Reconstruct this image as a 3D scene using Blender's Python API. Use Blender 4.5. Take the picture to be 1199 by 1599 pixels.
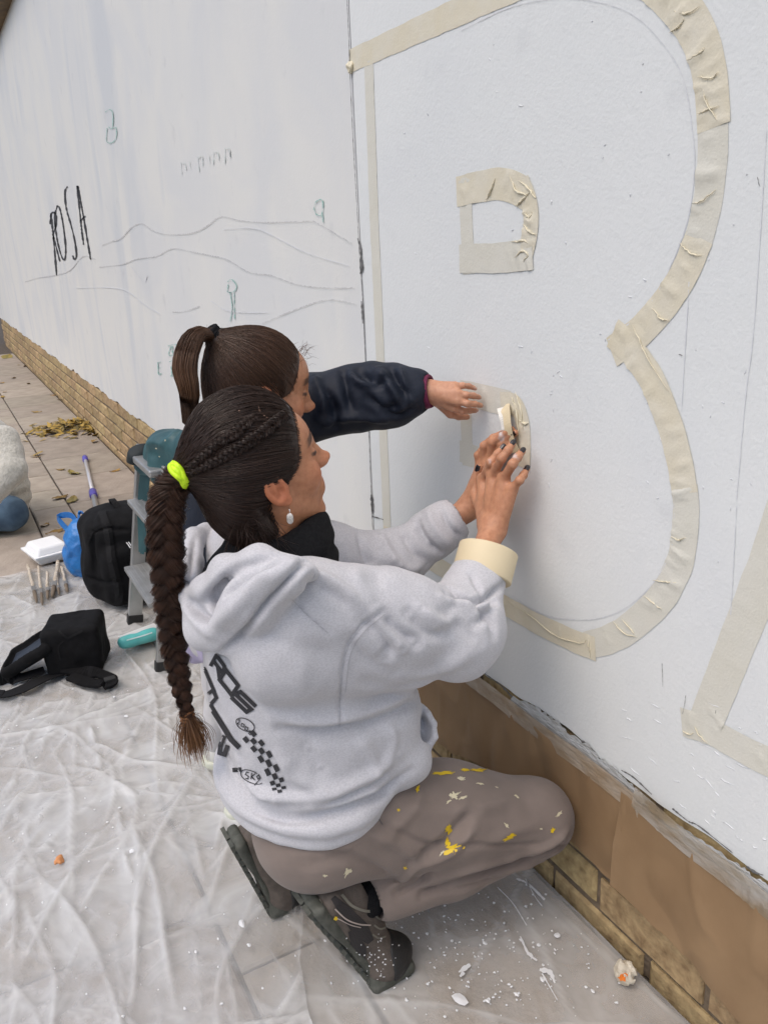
import bpy, math, random
import numpy as np
from mathutils import Vector, Matrix
from mathutils.bvhtree import BVHTree

for o in list(bpy.data.objects):
    bpy.data.objects.remove(o, do_unlink=True)
C = bpy.context.scene.collection
scn = bpy.context.scene
rng = np.random.default_rng(7)
random.seed(7)

# ------------------------------------------------------------------ camera
# world: wall face is Y=0, X runs along the wall (right = +X), Z up.
F = 1289.0                      # focal length in photo pixels (1199 x 1599)
CAM = np.array([0.0, -1.0, 1.40])
down = np.array([167.0, 3860.0, 1289.0]); down /= np.linalg.norm(down)
along = np.array([-730.0, -399.0, 1289.0]); along -= down*along.dot(down); along /= np.linalg.norm(along)
norm = np.cross(down, along)
# rows: world X, Y, Z expressed in camera (right, down, forward)
WX, WY, WZ = -along, norm, -down
R_c2w = np.array([WX, WY, WZ])   # world = R_c2w @ cam

def ray(px, py):
    return R_c2w @ np.array([px-599.5, py-799.5, F])

def pt(px, py, n=None, s=None, z=None, y=None):
    """a point of the place: the sight line through a photo pixel cut at a known distance
    n from the camera's wall-parallel plane, s along the wall, or z above the ground"""
    r = ray(px, py)
    if n is not None: t = n/r[1]
    elif y is not None: t = (y+1.0)/r[1]
    elif s is not None: t = -s/r[0]
    else: t = (z-CAM[2])/r[2]
    return CAM + r*t

cam_data = bpy.data.cameras.new('camera')
cam = bpy.data.objects.new('camera', cam_data)
C.objects.link(cam)
cam_data.sensor_fit = 'VERTICAL'
cam_data.sensor_height = 24.0
cam_data.lens = F/1599.0*24.0
cam_data.clip_start = 0.05
cam_data.clip_end = 500
right = R_c2w @ np.array([1, 0, 0]); up = R_c2w @ np.array([0, -1, 0]); back = R_c2w @ np.array([0, 0, -1])
M = Matrix(((right[0], up[0], back[0], CAM[0]), (right[1], up[1], back[1], CAM[1]), (right[2], up[2], back[2], CAM[2]), (0, 0, 0, 1)))
cam.matrix_world = M
scn.camera = cam

# ------------------------------------------------------------------ light: overcast day
SUN_EL, SUN_AZ = math.radians(62), math.radians(170)     # azimuth from +Y clockwise
world = bpy.data.worlds.new('World'); scn.world = world; world.use_nodes = True
wn = world.node_tree
sky = wn.nodes.new('ShaderNodeTexSky'); sky.sky_type = 'NISHITA'; sky.sun_disc = False
sky.sun_elevation = SUN_EL; sky.sun_rotation = SUN_AZ
sky.air_density = 1.0; sky.dust_density = 4.0; sky.ozone_density = 1.0
bg = wn.nodes['Background']; bg.inputs['Strength'].default_value = 0.15
wn.links.new(sky.outputs[0], bg.inputs[0])
sun_d = bpy.data.lights.new('sun', 'SUN'); sun_d.energy = 0.9; sun_d.angle = math.radians(80); sun_d.color = (1, .95, .88)
sun = bpy.data.objects.new('sun', sun_d); C.objects.link(sun)
sd = Vector((math.sin(SUN_AZ)*math.cos(SUN_EL), math.cos(SUN_AZ)*math.cos(SUN_EL), math.sin(SUN_EL)))
sun.rotation_euler = sd.to_track_quat('Z', 'Y').to_euler()
sun.location = (0, -4, 6)
scn.view_settings.view_transform = 'Standard'
scn.view_settings.look = 'None'
scn.view_settings.exposure = 0.27
scn.view_settings.gamma = 1.0
scn.view_settings.use_curve_mapping = False

# ------------------------------------------------------------------ materials
def mat(name, col, rough=.6, col2=None, scale=20, detail=4, bump=0, bscale=None, spec=.5, metal=0, attr=None,
        sheen=0, rand=0, alpha=1, stretch=None, coat=0, contrast=(.35, .65), trans=0, sss=0):
    m = bpy.data.materials.new(name); m.use_nodes = True
    nt = m.node_tree; N = nt.nodes; L = nt.links
    b = N['Principled BSDF']
    b.inputs['Roughness'].default_value = rough
    b.inputs['Specular IOR Level'].default_value = spec
    b.inputs['Metallic'].default_value = metal
    b.inputs['Sheen Weight'].default_value = sheen
    b.inputs['Coat Weight'].default_value = coat
    b.inputs['Alpha'].default_value = alpha
    b.inputs['Transmission Weight'].default_value = trans
    if sss:
        b.inputs['Subsurface Weight'].default_value = sss
        b.inputs['Subsurface Radius'].default_value = (.008, .004, .002)
        b.inputs['Subsurface Scale'].default_value = 1.0
    tc = N.new('ShaderNodeTexCoord'); src = tc.outputs['Object']
    if stretch:
        mp = N.new('ShaderNodeMapping'); mp.inputs['Scale'].default_value = stretch
        L.new(src, mp.inputs[0]); src = mp.outputs[0]
    out = None
    if attr:
        a = N.new('ShaderNodeAttribute'); a.attribute_name = attr; out = a.outputs['Color']
    if col2 is not None:
        nz = N.new('ShaderNodeTexNoise'); nz.inputs['Scale'].default_value = scale; nz.inputs['Detail'].default_value = detail
        L.new(src, nz.inputs['Vector'])
        cr = N.new('ShaderNodeMapRange'); cr.inputs[1].default_value = contrast[0]; cr.inputs[2].default_value = contrast[1]
        L.new(nz.outputs['Fac'], cr.inputs[0])
        mx = N.new('ShaderNodeMix'); mx.data_type = 'RGBA'
        L.new(cr.outputs[0], mx.inputs['Factor'])
        if attr:
            mx.blend_type = 'MULTIPLY'
            L.new(out, mx.inputs['A']); mx.inputs['B'].default_value = (*col2, 1)
        else:
            mx.inputs['A'].default_value = (*col, 1); mx.inputs['B'].default_value = (*col2, 1)
        out = mx.outputs['Result']
    if rand:
        oi = N.new('ShaderNodeObjectInfo')
        hs = N.new('ShaderNodeHueSaturation')
        mr = N.new('ShaderNodeMapRange'); mr.inputs[3].default_value = 1-rand; mr.inputs[4].default_value = 1+rand
        L.new(oi.outputs['Random'], mr.inputs[0]); L.new(mr.outputs[0], hs.inputs['Value'])
        mr2 = N.new('ShaderNodeMapRange'); mr2.inputs[3].default_value = .49; mr2.inputs[4].default_value = .508
        ml = N.new('ShaderNodeMath'); ml.operation = 'MULTIPLY'; ml.inputs[1].default_value = 7.31
        fr = N.new('ShaderNodeMath'); fr.operation = 'FRACT'
        L.new(oi.outputs['Random'], ml.inputs[0]); L.new(ml.outputs[0], fr.inputs[0]); L.new(fr.outputs[0], mr2.inputs[0])
        L.new(mr2.outputs[0], hs.inputs['Hue'])
        if out is None: hs.inputs['Color'].default_value = (*col, 1)
        else: L.new(out, hs.inputs['Color'])
        out = hs.outputs[0]
    if out is None: b.inputs['Base Color'].default_value = (*col, 1)
    else: L.new(out, b.inputs['Base Color'])
    if bump:
        n2 = N.new('ShaderNodeTexNoise'); n2.inputs['Scale'].default_value = bscale or scale; n2.inputs['Detail'].default_value = 6
        L.new(src, n2.inputs['Vector'])
        bp = N.new('ShaderNodeBump'); bp.inputs['Strength'].default_value = 1; bp.inputs['Distance'].default_value = bump
        L.new(n2.outputs['Fac'], bp.inputs['Height']); L.new(bp.outputs[0], b.inputs['Normal'])
    return m

# ------------------------------------------------------------------ object helpers
ROOT = {}
def tag(o, label, cat, group=None, kind=None):
    if label: o['label'] = label
    if cat: o['category'] = cat
    if group: o['group'] = group
    if kind: o['kind'] = kind
    return o

def thing(name, label, cat, loc=(0, 0, 0), group=None):
    o = bpy.data.objects.new(name, None); C.objects.link(o)
    o.location = loc; o.empty_display_size = .05
    ROOT[o.name] = np.array(loc, float)
    return tag(o, label, cat, group)

def obj(name, verts, faces, material, parent=None, smooth=False, loc=None, cols=None, bevel=0):
    """one mesh object from world coordinates"""
    verts = np.asarray(verts, float).reshape(-1, 3)
    base = ROOT[parent.name] if parent is not None else (np.array(loc, float) if loc is not None else np.zeros(3))
    me = bpy.data.meshes.new(name)
    v = verts-base
    if isinstance(faces, np.ndarray):
        k = faces.shape[1]
        me.vertices.add(len(v)); me.vertices.foreach_set('co', v.astype(np.float32).ravel())
        me.loops.add(faces.size); me.loops.foreach_set('vertex_index', faces.astype(np.int32).ravel())
        me.polygons.add(len(faces)); me.polygons.foreach_set('loop_start', np.arange(0, faces.size, k, dtype=np.int32))
        me.update(calc_edges=True)
    else:
        me.from_pydata(v.tolist(), [], [list(f) for f in faces])
    me.validate()
    if smooth:
        me.polygons.foreach_set('use_smooth', np.ones(len(me.polygons), bool))
    if cols is not None:
        at = me.attributes.new('Col', 'FLOAT_COLOR', 'POINT')
        cc = np.ones((len(v), 4), np.float32); cc[:, :3] = cols
        at.data.foreach_set('color', cc.ravel())
    me.materials.append(material)
    o = bpy.data.objects.new(name, me); C.objects.link(o)
    if parent is not None:
        o.parent = parent; ROOT[o.name] = base
    else:
        o.location = base; ROOT[o.name] = base
    if bevel:
        md = o.modifiers.new('bevel', 'BEVEL'); md.width = bevel; md.segments = 2; md.limit_method = 'ANGLE'
    return o

class MB:
    def __init__(s): s.v = []; s.f = []
    def add(s, v, f):
        k = len(s.v); s.v += [tuple(map(float, p)) for p in v]; s.f += [tuple(i+k for i in q) for q in f]; return s
    def box(s, lo, hi):
        x0, y0, z0 = lo; x1, y1, z1 = hi
        return s.add([(x0, y0, z0), (x1, y0, z0), (x1, y1, z0), (x0, y1, z0), (x0, y0, z1), (x1, y0, z1), (x1, y1, z1), (x0, y1, z1)],
                     [(0, 3, 2, 1), (4, 5, 6, 7), (0, 1, 5, 4), (1, 2, 6, 5), (2, 3, 7, 6), (3, 0, 4, 7)])
    def beam(s, p0, p1, w, d, side=(0, 1, 0)):
        p0 = np.array(p0, float); p1 = np.array(p1, float)
        a = p1-p0; a /= np.linalg.norm(a); side = np.array(side, float); side -= a*side.dot(a); side /= np.linalg.norm(side)
        o = np.cross(a, side)
        vs = []
        for p in (p0, p1):
            for su, so in ((-1, -1), (1, -1), (1, 1), (-1, 1)): vs.append(p+side*su*w/2+o*so*d/2)
        return s.add(vs, [(0, 3, 2, 1), (4, 5, 6, 7), (0, 1, 5, 4), (1, 2, 6, 5), (2, 3, 7, 6), (3, 0, 4, 7)])
    def tube(s, pts, rad, seg=10, cap=True):
        v, f = tube_mesh(np.array(pts, float), rad, seg, cap); return s.add(v, f)
    def build(s, name, m, parent=None, smooth=False, bevel=0, loc=None):
        return obj(name, s.v, s.f, m, parent, smooth, loc=loc, bevel=bevel)

def frames(P):
    T = np.gradient(P, axis=0); T /= np.linalg.norm(T, axis=1)[:, None]+1e-12
    n = np.cross(T[0], [0, 0, 1.0]);
    if np.linalg.norm(n) < .1: n = np.cross(T[0], [1.0, 0, 0])
    n /= np.linalg.norm(n); Ns = [n]
    for i in range(1, len(P)):
        n = Ns[-1]-T[i]*Ns[-1].dot(T[i]); n /= np.linalg.norm(n)+1e-12; Ns.append(n)
    Ns = np.array(Ns); return T, Ns, np.cross(T, Ns)

def tube_mesh(P, rad, seg=10, cap=True):
    T, A, B = frames(P); K = len(P)
    rad = np.broadcast_to(np.asarray(rad, float), (K,))
    th = np.arange(seg)*2*math.pi/seg
    v = (P[:, None]+rad[:, None, None]*(np.cos(th)[None, :, None]*A[:, None]+np.sin(th)[None, :, None]*B[:, None])).reshape(-1, 3)
    f = []
    for i in range(K-1):
        for j in range(seg):
            a = i*seg+j; b = i*seg+(j+1) % seg
            f.append((a, b, b+seg, a+seg))
    if cap: f.append(tuple(range(seg))[::-1]); f.append(tuple((K-1)*seg+j for j in range(seg)))
    return v.tolist(), f

def catmull(P, n):
    P = np.array(P, float); Q = np.vstack([2*P[0]-P[1], P, 2*P[-1]-P[-2]]); K = len(P)-1
    t = np.linspace(0, K-1e-6, n); i = t.astype(int); u = (t-i)[:, None]
    p0, p1, p2, p3 = Q[i], Q[i+1], Q[i+2], Q[i+3]
    return .5*((2*p1)+(p2-p0)*u+(2*p0-5*p1+4*p2-p3)*u**2+(3*p1-p0-3*p2+p3)*u**3)

def hash3(i, j, k, seed):
    h = (i*374761393+j*668265263+k*1274126177+seed*974711) & 0x7fffffff
    h = ((h ^ (h >> 13))*1103515245) & 0x7fffffff
    return ((h ^ (h >> 16)) & 0xffff)/65535.0
def vnoise(P, scale, seed=0):
    """value noise in -1..1"""
    Q = np.asarray(P, float)*scale; i = np.floor(Q).astype(np.int64); f = Q-i; f = f*f*(3-2*f)
    r = 0
    for a in (0, 1):
        for b in (0, 1):
            for c in (0, 1):
                w = (f[..., 0] if a else 1-f[..., 0])*(f[..., 1] if b else 1-f[..., 1])*(f[..., 2] if c else 1-f[..., 2])
                r = r+w*hash3(i[..., 0]+a, i[..., 1]+b, i[..., 2]+c, seed)
    return r*2-1
def fnoise(P, scale, seed=0, oct=3):
    return sum(vnoise(P, scale*2**k, seed+k)/2**k for k in range(oct))

# ------------------------------------------------------------------ soft solids: distance fields and surface nets
def sstep(a, b, x):
    t = np.clip((x-a)/(b-a), 0, 1); return t*t*(3-2*t)
def smin(a, b, k):
    h = np.clip(.5+.5*(b-a)/k, 0, 1); return b+(a-b)*h-k*h*(1-h)
def smax(a, b, k): return -smin(-a, -b, k)
def cone(P, a, b, ra, rb):
    a = np.asarray(a, float); b = np.asarray(b, float); ba = b-a
    t = np.clip(((P-a)@ba)/(ba@ba+1e-12), 0, 1)
    return np.linalg.norm(P-a-t[:, None]*ba, axis=1)-(ra+(rb-ra)*t)
def ell(P, c, r, Rm=None):
    q = P-np.asarray(c, float)
    if Rm is not None: q = q@Rm
    r = np.asarray(r, float)
    k0 = np.linalg.norm(q/r, axis=1); k1 = np.linalg.norm(q/(r*r), axis=1)
    return k0*(k0-1)/(k1+1e-9)
def rbox(P, c, half, rad, Rm=None):
    q = P-np.asarray(c, float)
    if Rm is not None: q = q@Rm
    q = np.abs(q)-(np.asarray(half, float)-rad)
    return np.linalg.norm(np.maximum(q, 0), axis=1)+np.minimum(q.max(1), 0)-rad
def chain(P, pts, rads, k=0.0):
    d = None
    for i in range(len(pts)-1):
        e = cone(P, pts[i], pts[i+1], rads[i], rads[i+1])
        d = e if d is None else (smin(d, e, k) if k else np.minimum(d, e))
    return d

def nets(fn, lo, hi, h, slack=1.6):
    lo = np.array(lo, float); hi = np.array(hi, float); B = 4
    nc = np.ceil((hi-lo)/(h*B)).astype(int)+1
    ax = [lo[i]+(np.arange(nc[i])*B+(B-1)/2)*h for i in range(3)]
    G = np.stack(np.meshgrid(*ax, indexing='ij'), -1).reshape(-1, 3)
    dc = fn(G).reshape(nc)
    act = np.abs(dc) < h*B*slack
    V = np.repeat(np.repeat(np.repeat(dc, B, 0), B, 1), B, 2).astype(np.float32)
    mk = np.repeat(np.repeat(np.repeat(act, B, 0), B, 1), B, 2)
    idx = np.argwhere(mk)
    V[mk] = fn(lo+idx*h)
    S = V < 0
    n = np.array(V.shape)-1
    cnt = sum(S[a:a+n[0], b:b+n[1], c:c+n[2]].astype(np.int8) for a in (0, 1) for b in (0, 1) for c in (0, 1))
    cell = (cnt > 0) & (cnt < 8)
    ci = np.argwhere(cell)
    cid = -np.ones(cell.shape, np.int64); cid[cell] = np.arange(len(ci))
    acc = np.zeros((len(ci), 3)); num = np.zeros(len(ci))
    cor = [np.array((a, b, c)) for a in (0, 1) for b in (0, 1) for c in (0, 1)]
    for p in cor:
        for d in range(3):
            if p[d]: continue
            q = p.copy(); q[d] = 1
            A = V[tuple((ci+p).T)]; Bv = V[tuple((ci+q).T)]
            m = (A < 0) != (Bv < 0)
            t = np.where(m, A/(A-Bv+1e-20), 0)
            acc += np.where(m[:, None], p+(q-p)*t[:, None], 0); num += m
    verts = lo+(ci+acc/num[:, None])*h
    F_ = []
    for d in range(3):
        sl0 = [slice(None)]*3; sl1 = [slice(None)]*3; sl0[d] = slice(0, -1); sl1[d] = slice(1, None)
        ch = S[tuple(sl0)] != S[tuple(sl1)]
        e = np.argwhere(ch); u, w = (d+1) % 3, (d+2) % 3
        e = e[(e[:, u] > 0) & (e[:, w] > 0) & (e[:, u] < n[u]) & (e[:, w] < n[w])]
        du = np.zeros(3, int); du[u] = 1; dw = np.zeros(3, int); dw[w] = 1
        q = np.stack([cid[tuple((e-du-dw).T)], cid[tuple((e-dw).T)], cid[tuple(e.T)], cid[tuple((e-du).T)]], 1)
        ins = S[tuple(e.T)]
        q[~ins] = q[~ins][:, ::-1]
        F_.append(q[(q >= 0).all(1)])
    return verts, np.vstack(F_)

def vnormals(v, f):
    n = np.cross(v[f[:, 1]]-v[f[:, 0]], v[f[:, 2]]-v[f[:, 0]])
    r = np.zeros_like(v)
    for k in range(f.shape[1]): np.add.at(r, f[:, k], n)
    return r/(np.linalg.norm(r, axis=1)[:, None]+1e-15)
def seg_dist(P, poly):
    d = np.full(len(P), 1e9)
    for a, b in zip(poly[:-1], poly[1:]):
        ba = b-a; t = np.clip(((P-a)@ba)/(ba@ba+1e-12), 0, 1)
        d = np.minimum(d, np.linalg.norm(P-a-t[:, None]*ba, axis=1))
    return d
def bvh(v, f): return BVHTree.FromPolygons([tuple(p) for p in v], [tuple(int(i) for i in q) for q in f])
def hit(tree, px, py, off=0.0):
    r = ray(px, py); r = r/np.linalg.norm(r)
    h, nn, i, d = tree.ray_cast(Vector(CAM), Vector(r))
    if h is None: return None
    if nn.dot(Vector(r)) > 0: nn = -nn
    return np.array(h)+np.array(nn)*off
def folds(v, f, specs, gain=1.7):
    """press ridges (+) and creases (-) into a cloth along lines that run over it"""
    tree = bvh(v, f); N = vnormals(v, f); D = np.zeros(len(v))
    for poly, amp, w in specs:
        pl = np.array(poly, float)
        n = max(6, int(np.linalg.norm(np.diff(pl, axis=0), axis=1).sum()/12))
        pl = catmull(pl, n) if len(pl) > 2 else np.linspace(pl[0], pl[1], n)
        P = [hit(tree, a, b) for a, b in pl]; P = [p for p in P if p is not None]
        if len(P) < 2: continue
        P = np.array(P)
        P = np.array([p for i, p in enumerate(P) if i == 0 or np.linalg.norm(p-P[i-1]) < .06])
        if len(P) < 2: continue
        lo = P.min(0)-3*w; hi = P.max(0)+3*w
        m = ((v > lo) & (v < hi)).all(1)
        q = v[m]; d = seg_dist(q, P)
        tt = np.minimum(np.linalg.norm(q-P[0], axis=1), np.linalg.norm(q-P[-1], axis=1))
        L = np.linalg.norm(np.diff(P, axis=0), axis=1).sum()
        D[m] += gain*amp*np.exp(-(d/w)**2)*np.clip(.35+tt/(L*.25+1e-6), 0, 1)
    return v+N*D[:, None]

def strip_px(poly, width, proj, step=4.0, across=1, wob=0, seed=0):
    """a painted stroke: pixel polyline -> quad strip laid on a surface by proj(px,py)"""
    pl = np.array(poly, float)
    n = max(2, int(np.linalg.norm(np.diff(pl, axis=0), axis=1).sum()/step)+1)
    pl = catmull(pl, n) if len(pl) > 2 else np.linspace(pl[0], pl[1], n)
    t = np.gradient(pl, axis=0); t /= np.linalg.norm(t, axis=1)[:, None]+1e-9
    nr = np.stack([-t[:, 1], t[:, 0]], 1)
    w = np.broadcast_to(np.asarray(width, float), (n,)) if np.ndim(width) == 0 else np.interp(np.linspace(0, 1, n), np.linspace(0, 1, len(width)), width)
    if wob: w = w*(1+wob*np.random.default_rng(seed).uniform(-1, 1, n))
    vs, ok = [], []
    for i in range(n):
        for a in range(across+1):
            q = pl[i]+nr[i]*w[i]*(a/across-.5)
            p = proj(q[0], q[1]); ok.append(p is not None); vs.append(p if p is not None else (0, 0, 0))
    f = []
    A = across+1
    for i in range(n-1):
        for a in range(across):
            q = (i*A+a, (i+1)*A+a, (i+1)*A+a+1, i*A+a+1)
            if all(ok[k] for k in q): f.append(q)
    used = sorted({k for q in f for k in q}); re_ = {k: i for i, k in enumerate(used)}
    return [vs[k] for k in used], [tuple(re_[k] for k in q) for q in f]
def sharp_px(poly, width, proj, step=4.0, across=2):
    """a stroke with mitred corners"""
    P = np.array(poly, float); d = np.diff(P, axis=0); d /= np.linalg.norm(d, axis=1)[:, None]+1e-9
    closed = np.allclose(P[0], P[-1]) and len(P) > 3
    off = []
    for i in range(len(P)):
        a = d[i-1] if i > 0 else (d[-1] if closed else d[0]); b = d[i] if i < len(d) else (d[0] if closed else d[-1])
        t = a+b; t /= np.linalg.norm(t)+1e-9; n = np.array([-t[1], t[0]]); c = max(.45, abs(n@np.array([-a[1], a[0]]))); off.append(n/c)
    vs, ok, rows = [], [], 0
    for i in range(len(P)-1):
        k = max(1, int(np.linalg.norm(P[i+1]-P[i])/step)); last = i == len(P)-2
        for j in range(k+(1 if last else 0)):
            t = j/k; c = P[i]*(1-t)+P[i+1]*t; o = off[i]*(1-t)+off[i+1]*t
            for a in range(across+1):
                q = c+o*width*(a/across-.5); p = proj(q[0], q[1]); ok.append(p is not None); vs.append(p if p is not None else (0, 0, 0))
            rows += 1
    A = across+1; mb = MB()
    fs = [(i*A+a, (i+1)*A+a, (i+1)*A+a+1, i*A+a+1) for i in range(rows-1) for a in range(across)]
    fs = [f for f in fs if all(ok[k] for k in f)]
    used = sorted({k for f in fs for k in f}); re_ = {k: i for i, k in enumerate(used)}
    return mb.add([vs[k] for k in used], [tuple(re_[k] for k in f) for f in fs])
def blob_px(cx, cy, rx, ry, ang, proj, seed=0, n=16, rough=.35):
    r = np.random.default_rng(seed); th = np.linspace(0, 2*math.pi, n, endpoint=False)
    rad = 1+rough*r.uniform(-1, 1, n)
    x = np.cos(th)*rx*rad; y = np.sin(th)*ry*rad
    ca, sa = math.cos(ang), math.sin(ang)
    vs = [proj(cx, cy)]+[proj(cx+a*ca-b*sa, cy+a*sa+b*ca) for a, b in zip(x, y)]
    if any(v is None for v in vs): return [], []
    return vs, [(0, i+1, (i+1) % n+1) for i in range(n)]

def hair_tubes(P, r0, taper=.5, jitter_col=.35, base=(.04, .02, .012), seed=1, tip=None):
    """P: (N,K,3) strand points -> thin three-sided tubes"""
    P = np.asarray(P, float); N, K, _ = P.shape
    T = np.gradient(P, axis=1); T /= np.linalg.norm(T, axis=2)[..., None]+1e-12
    ref = np.where(np.abs(T[..., 2:3]) > .9, np.array([1.0, 0, 0]), np.array([0, 0, 1.0]))
    A = np.cross(T, ref); A /= np.linalg.norm(A, axis=2)[..., None]+1e-12
    B = np.cross(T, A)
    k = np.linspace(0, 1, K); rad = r0*(1-(1-taper)*np.abs(2*k-1)**3)
    r = np.random.default_rng(seed); rr = rad[None]*r.uniform(.7, 1.3, (N, 1))
    th = np.arange(3)*2*math.pi/3
    V = P[:, :, None]+rr[:, :, None, None]*(np.cos(th)[:, None]*A[:, :, None]+np.sin(th)[:, None]*B[:, :, None])
    ids = np.arange(N*K*3).reshape(N, K, 3)
    F_ = []
    for j in range(3):
        F_.append(np.stack([ids[:, :-1, j], ids[:, :-1, (j+1) % 3], ids[:, 1:, (j+1) % 3], ids[:, 1:, j]], -1).reshape(-1, 4))
    c = np.array(base)[None]*(1+jitter_col*r.uniform(-1, 1, (N, 1)))
    c = np.repeat(c[:, None], K, 1)
    if tip is not None:
        c = c*(1-k[None, :, None])+np.array(tip)*k[None, :, None]
    cols = np.repeat(c.reshape(-1, 3), 3, 0)
    return V.reshape(-1, 3), np.vstack(F_), cols
def join(parts):
    """[(v,f,c)] -> one mesh"""
    vs, fs, cs, k = [], [], [], 0
    for v, f, c in parts:
        vs.append(v); fs.append(np.asarray(f)+k); k += len(v)
        cs.append(np.broadcast_to(np.asarray(c, float), (len(v), 3)))
    return np.vstack(vs), np.vstack(fs), np.vstack(cs)

# ================================================================== THE SETTING
m_paver = mat('paver stone', (.37, .32, .26), .85, (.27, .232, .187), scale=9, bump=.004, bscale=60, rand=.12, contrast=(.3, .7))
m_ground = mat('sand bed', (.10, .08, .06), .95, (.06, .05, .04), scale=30, bump=.004)
m_brick = mat('yellow brick', (.44, .325, .17), .9, (.22, .145, .07), scale=34, detail=10, bump=.007, bscale=45, rand=.22, contrast=(.38, .75))
m_mortar = mat('mortar', (.19, .145, .10), .95, (.11, .085, .06), scale=40, bump=.006, bscale=50)

def plaster(name, a, b, c, stain, sscale, bumpd):
    m = bpy.data.materials.new(name); m.use_nodes = True
    nt = m.node_tree; N = nt.nodes; L = nt.links; bs = N['Principled BSDF']
    bs.inputs['Roughness'].default_value = .55; bs.inputs['Specular IOR Level'].default_value = .35
    tc = N.new('ShaderNodeTexCoord')
    def noise(sc, det, st=None, dist=0):
        n = N.new('ShaderNodeTexNoise'); n.inputs['Scale'].default_value = sc; n.inputs['Detail'].default_value = det; n.inputs['Distortion'].default_value = dist
        if st:
            mp = N.new('ShaderNodeMapping'); mp.inputs['Scale'].default_value = st; L.new(tc.outputs['Object'], mp.inputs[0]); L.new(mp.outputs[0], n.inputs[0])
        else: L.new(tc.outputs['Object'], n.inputs[0])
        return n.outputs['Fac']
    def rng_(s, lo, hi, o0=0, o1=1):
        r = N.new('ShaderNodeMapRange'); r.inputs[1].default_value = lo; r.inputs[2].default_value = hi; r.inputs[3].default_value = o0; r.inputs[4].default_value = o1
        L.new(s, r.inputs[0]); return r.outputs[0]
    def mix(fac, A, B):
        x = N.new('ShaderNodeMix'); x.data_type = 'RGBA'; L.new(fac, x.inputs['Factor'])
        for k, q in (('A', A), ('B', B)):
            if isinstance(q, tuple): x.inputs[k].default_value = (*q, 1)
            else: L.new(q, x.inputs[k])
        return x.outputs['Result']
    c1 = mix(rng_(noise(sscale, 5, (1, 1, .75), .9), .42, .62), a, b)
    c2 = mix(rng_(noise(sscale*.55, 6, (1.4, 1, .5), 1.2), .55, .68, 0, stain), c1, c)
    c3 = mix(rng_(noise(9, 8), .62, .78, 0, stain*.35), c2, (.42, .43, .45))
    L.new(c3, bs.inputs['Base Color'])
    n1 = noise(140, 3); n2 = noise(26, 5, (1, 1, .6), 1.5); n3 = noise(4, 4)
    ad = N.new('ShaderNodeMath'); ad.operation = 'MULTIPLY_ADD'; L.new(n2, ad.inputs[0]); ad.inputs[1].default_value = 1.2; L.new(n1, ad.inputs[2])
    ad2 = N.new('ShaderNodeMath'); ad2.operation = 'MULTIPLY_ADD'; L.new(n3, ad2.inputs[0]); ad2.inputs[1].default_value = 3.0; L.new(ad.outputs[0], ad2.inputs[2])
    bp = N.new('ShaderNodeBump'); bp.inputs['Strength'].default_value = .9; bp.inputs['Distance'].default_value = bumpd
    L.new(ad2.outputs[0], bp.inputs['Height']); L.new(bp.outputs[0], bs.inputs['Normal'])
    return m
m_wall_old = plaster('old whitewash', (.735, .735, .705), (.69, .70, .695), (.615, .64, .66), .85, 2.0, .00045)
m_wall_new = plaster('fresh white paint', (.745, .765, .757), (.72, .745, .74), (.675, .70, .715), .5, 1.3, .0007)

# ground sheet to the horizon
g = obj('ground', [(-120, -120, -.03), (120, -120, -.03), (120, 60, -.03), (-120, 60, -.03)], [(0, 1, 2, 3)], m_ground); g['kind'] = 'structure'
# pavement: slabs in rows along the wall
pav = obj('pavement', [(-40, -8, -.012), (8, -8, -.012), (8, .0, -.012), (-40, .0, -.012)], [(0, 1, 2, 3)], m_ground)
pav['kind'] = 'structure'
def slab_mesh(w, d):
    b = .006
    mb = MB()
    v = [(-w/2+b, -d/2+b, 0), (w/2-b, -d/2+b, 0), (w/2-b, d/2-b, 0), (-w/2+b, d/2-b, 0)]
    lo = [(-w/2, -d/2, -.006), (w/2, -d/2, -.006), (w/2, d/2, -.006), (-w/2, d/2, -.006)]
    bt = [(x, y, -.02) for x, y, z in lo]
    mb.add(v+lo+bt, [(0, 1, 2, 3)]+[(i, i+4, (i+1) % 4+4, (i+1) % 4)[::1] for i in range(4)]+[(i+4, i+8, (i+1) % 4+8, (i+1) % 4+4) for i in range(4)])
    me = bpy.data.meshes.new('paver'); me.from_pydata(mb.v, [], mb.f); me.materials.append(m_paver); return me
rows = [(-.01, -.485, .60, .13), (-.49, -.69, .40, .0), (-.695, -1.18, .60, .3), (-1.185, -1.66, .60, .1), (-1.665, -2.14, .60, .37), (-2.145, -2.62, .60, .2)]
for y1, y0, w, off in rows:
    me = slab_mesh(w-.006, abs(y1-y0)-.004)
    x = 0.9-off
    xe = -13.2
    k = 0
    while x > xe:
        o = bpy.data.objects.new('paver', me); C.objects.link(o); o.parent = pav
        o.location = (x, (y0+y1)/2, -.0015*random.random())
        o.rotation_euler = (random.uniform(-.003, .003), random.uniform(-.002, .002), random.uniform(-.003, .003))
        x -= w; k += 1

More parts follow.
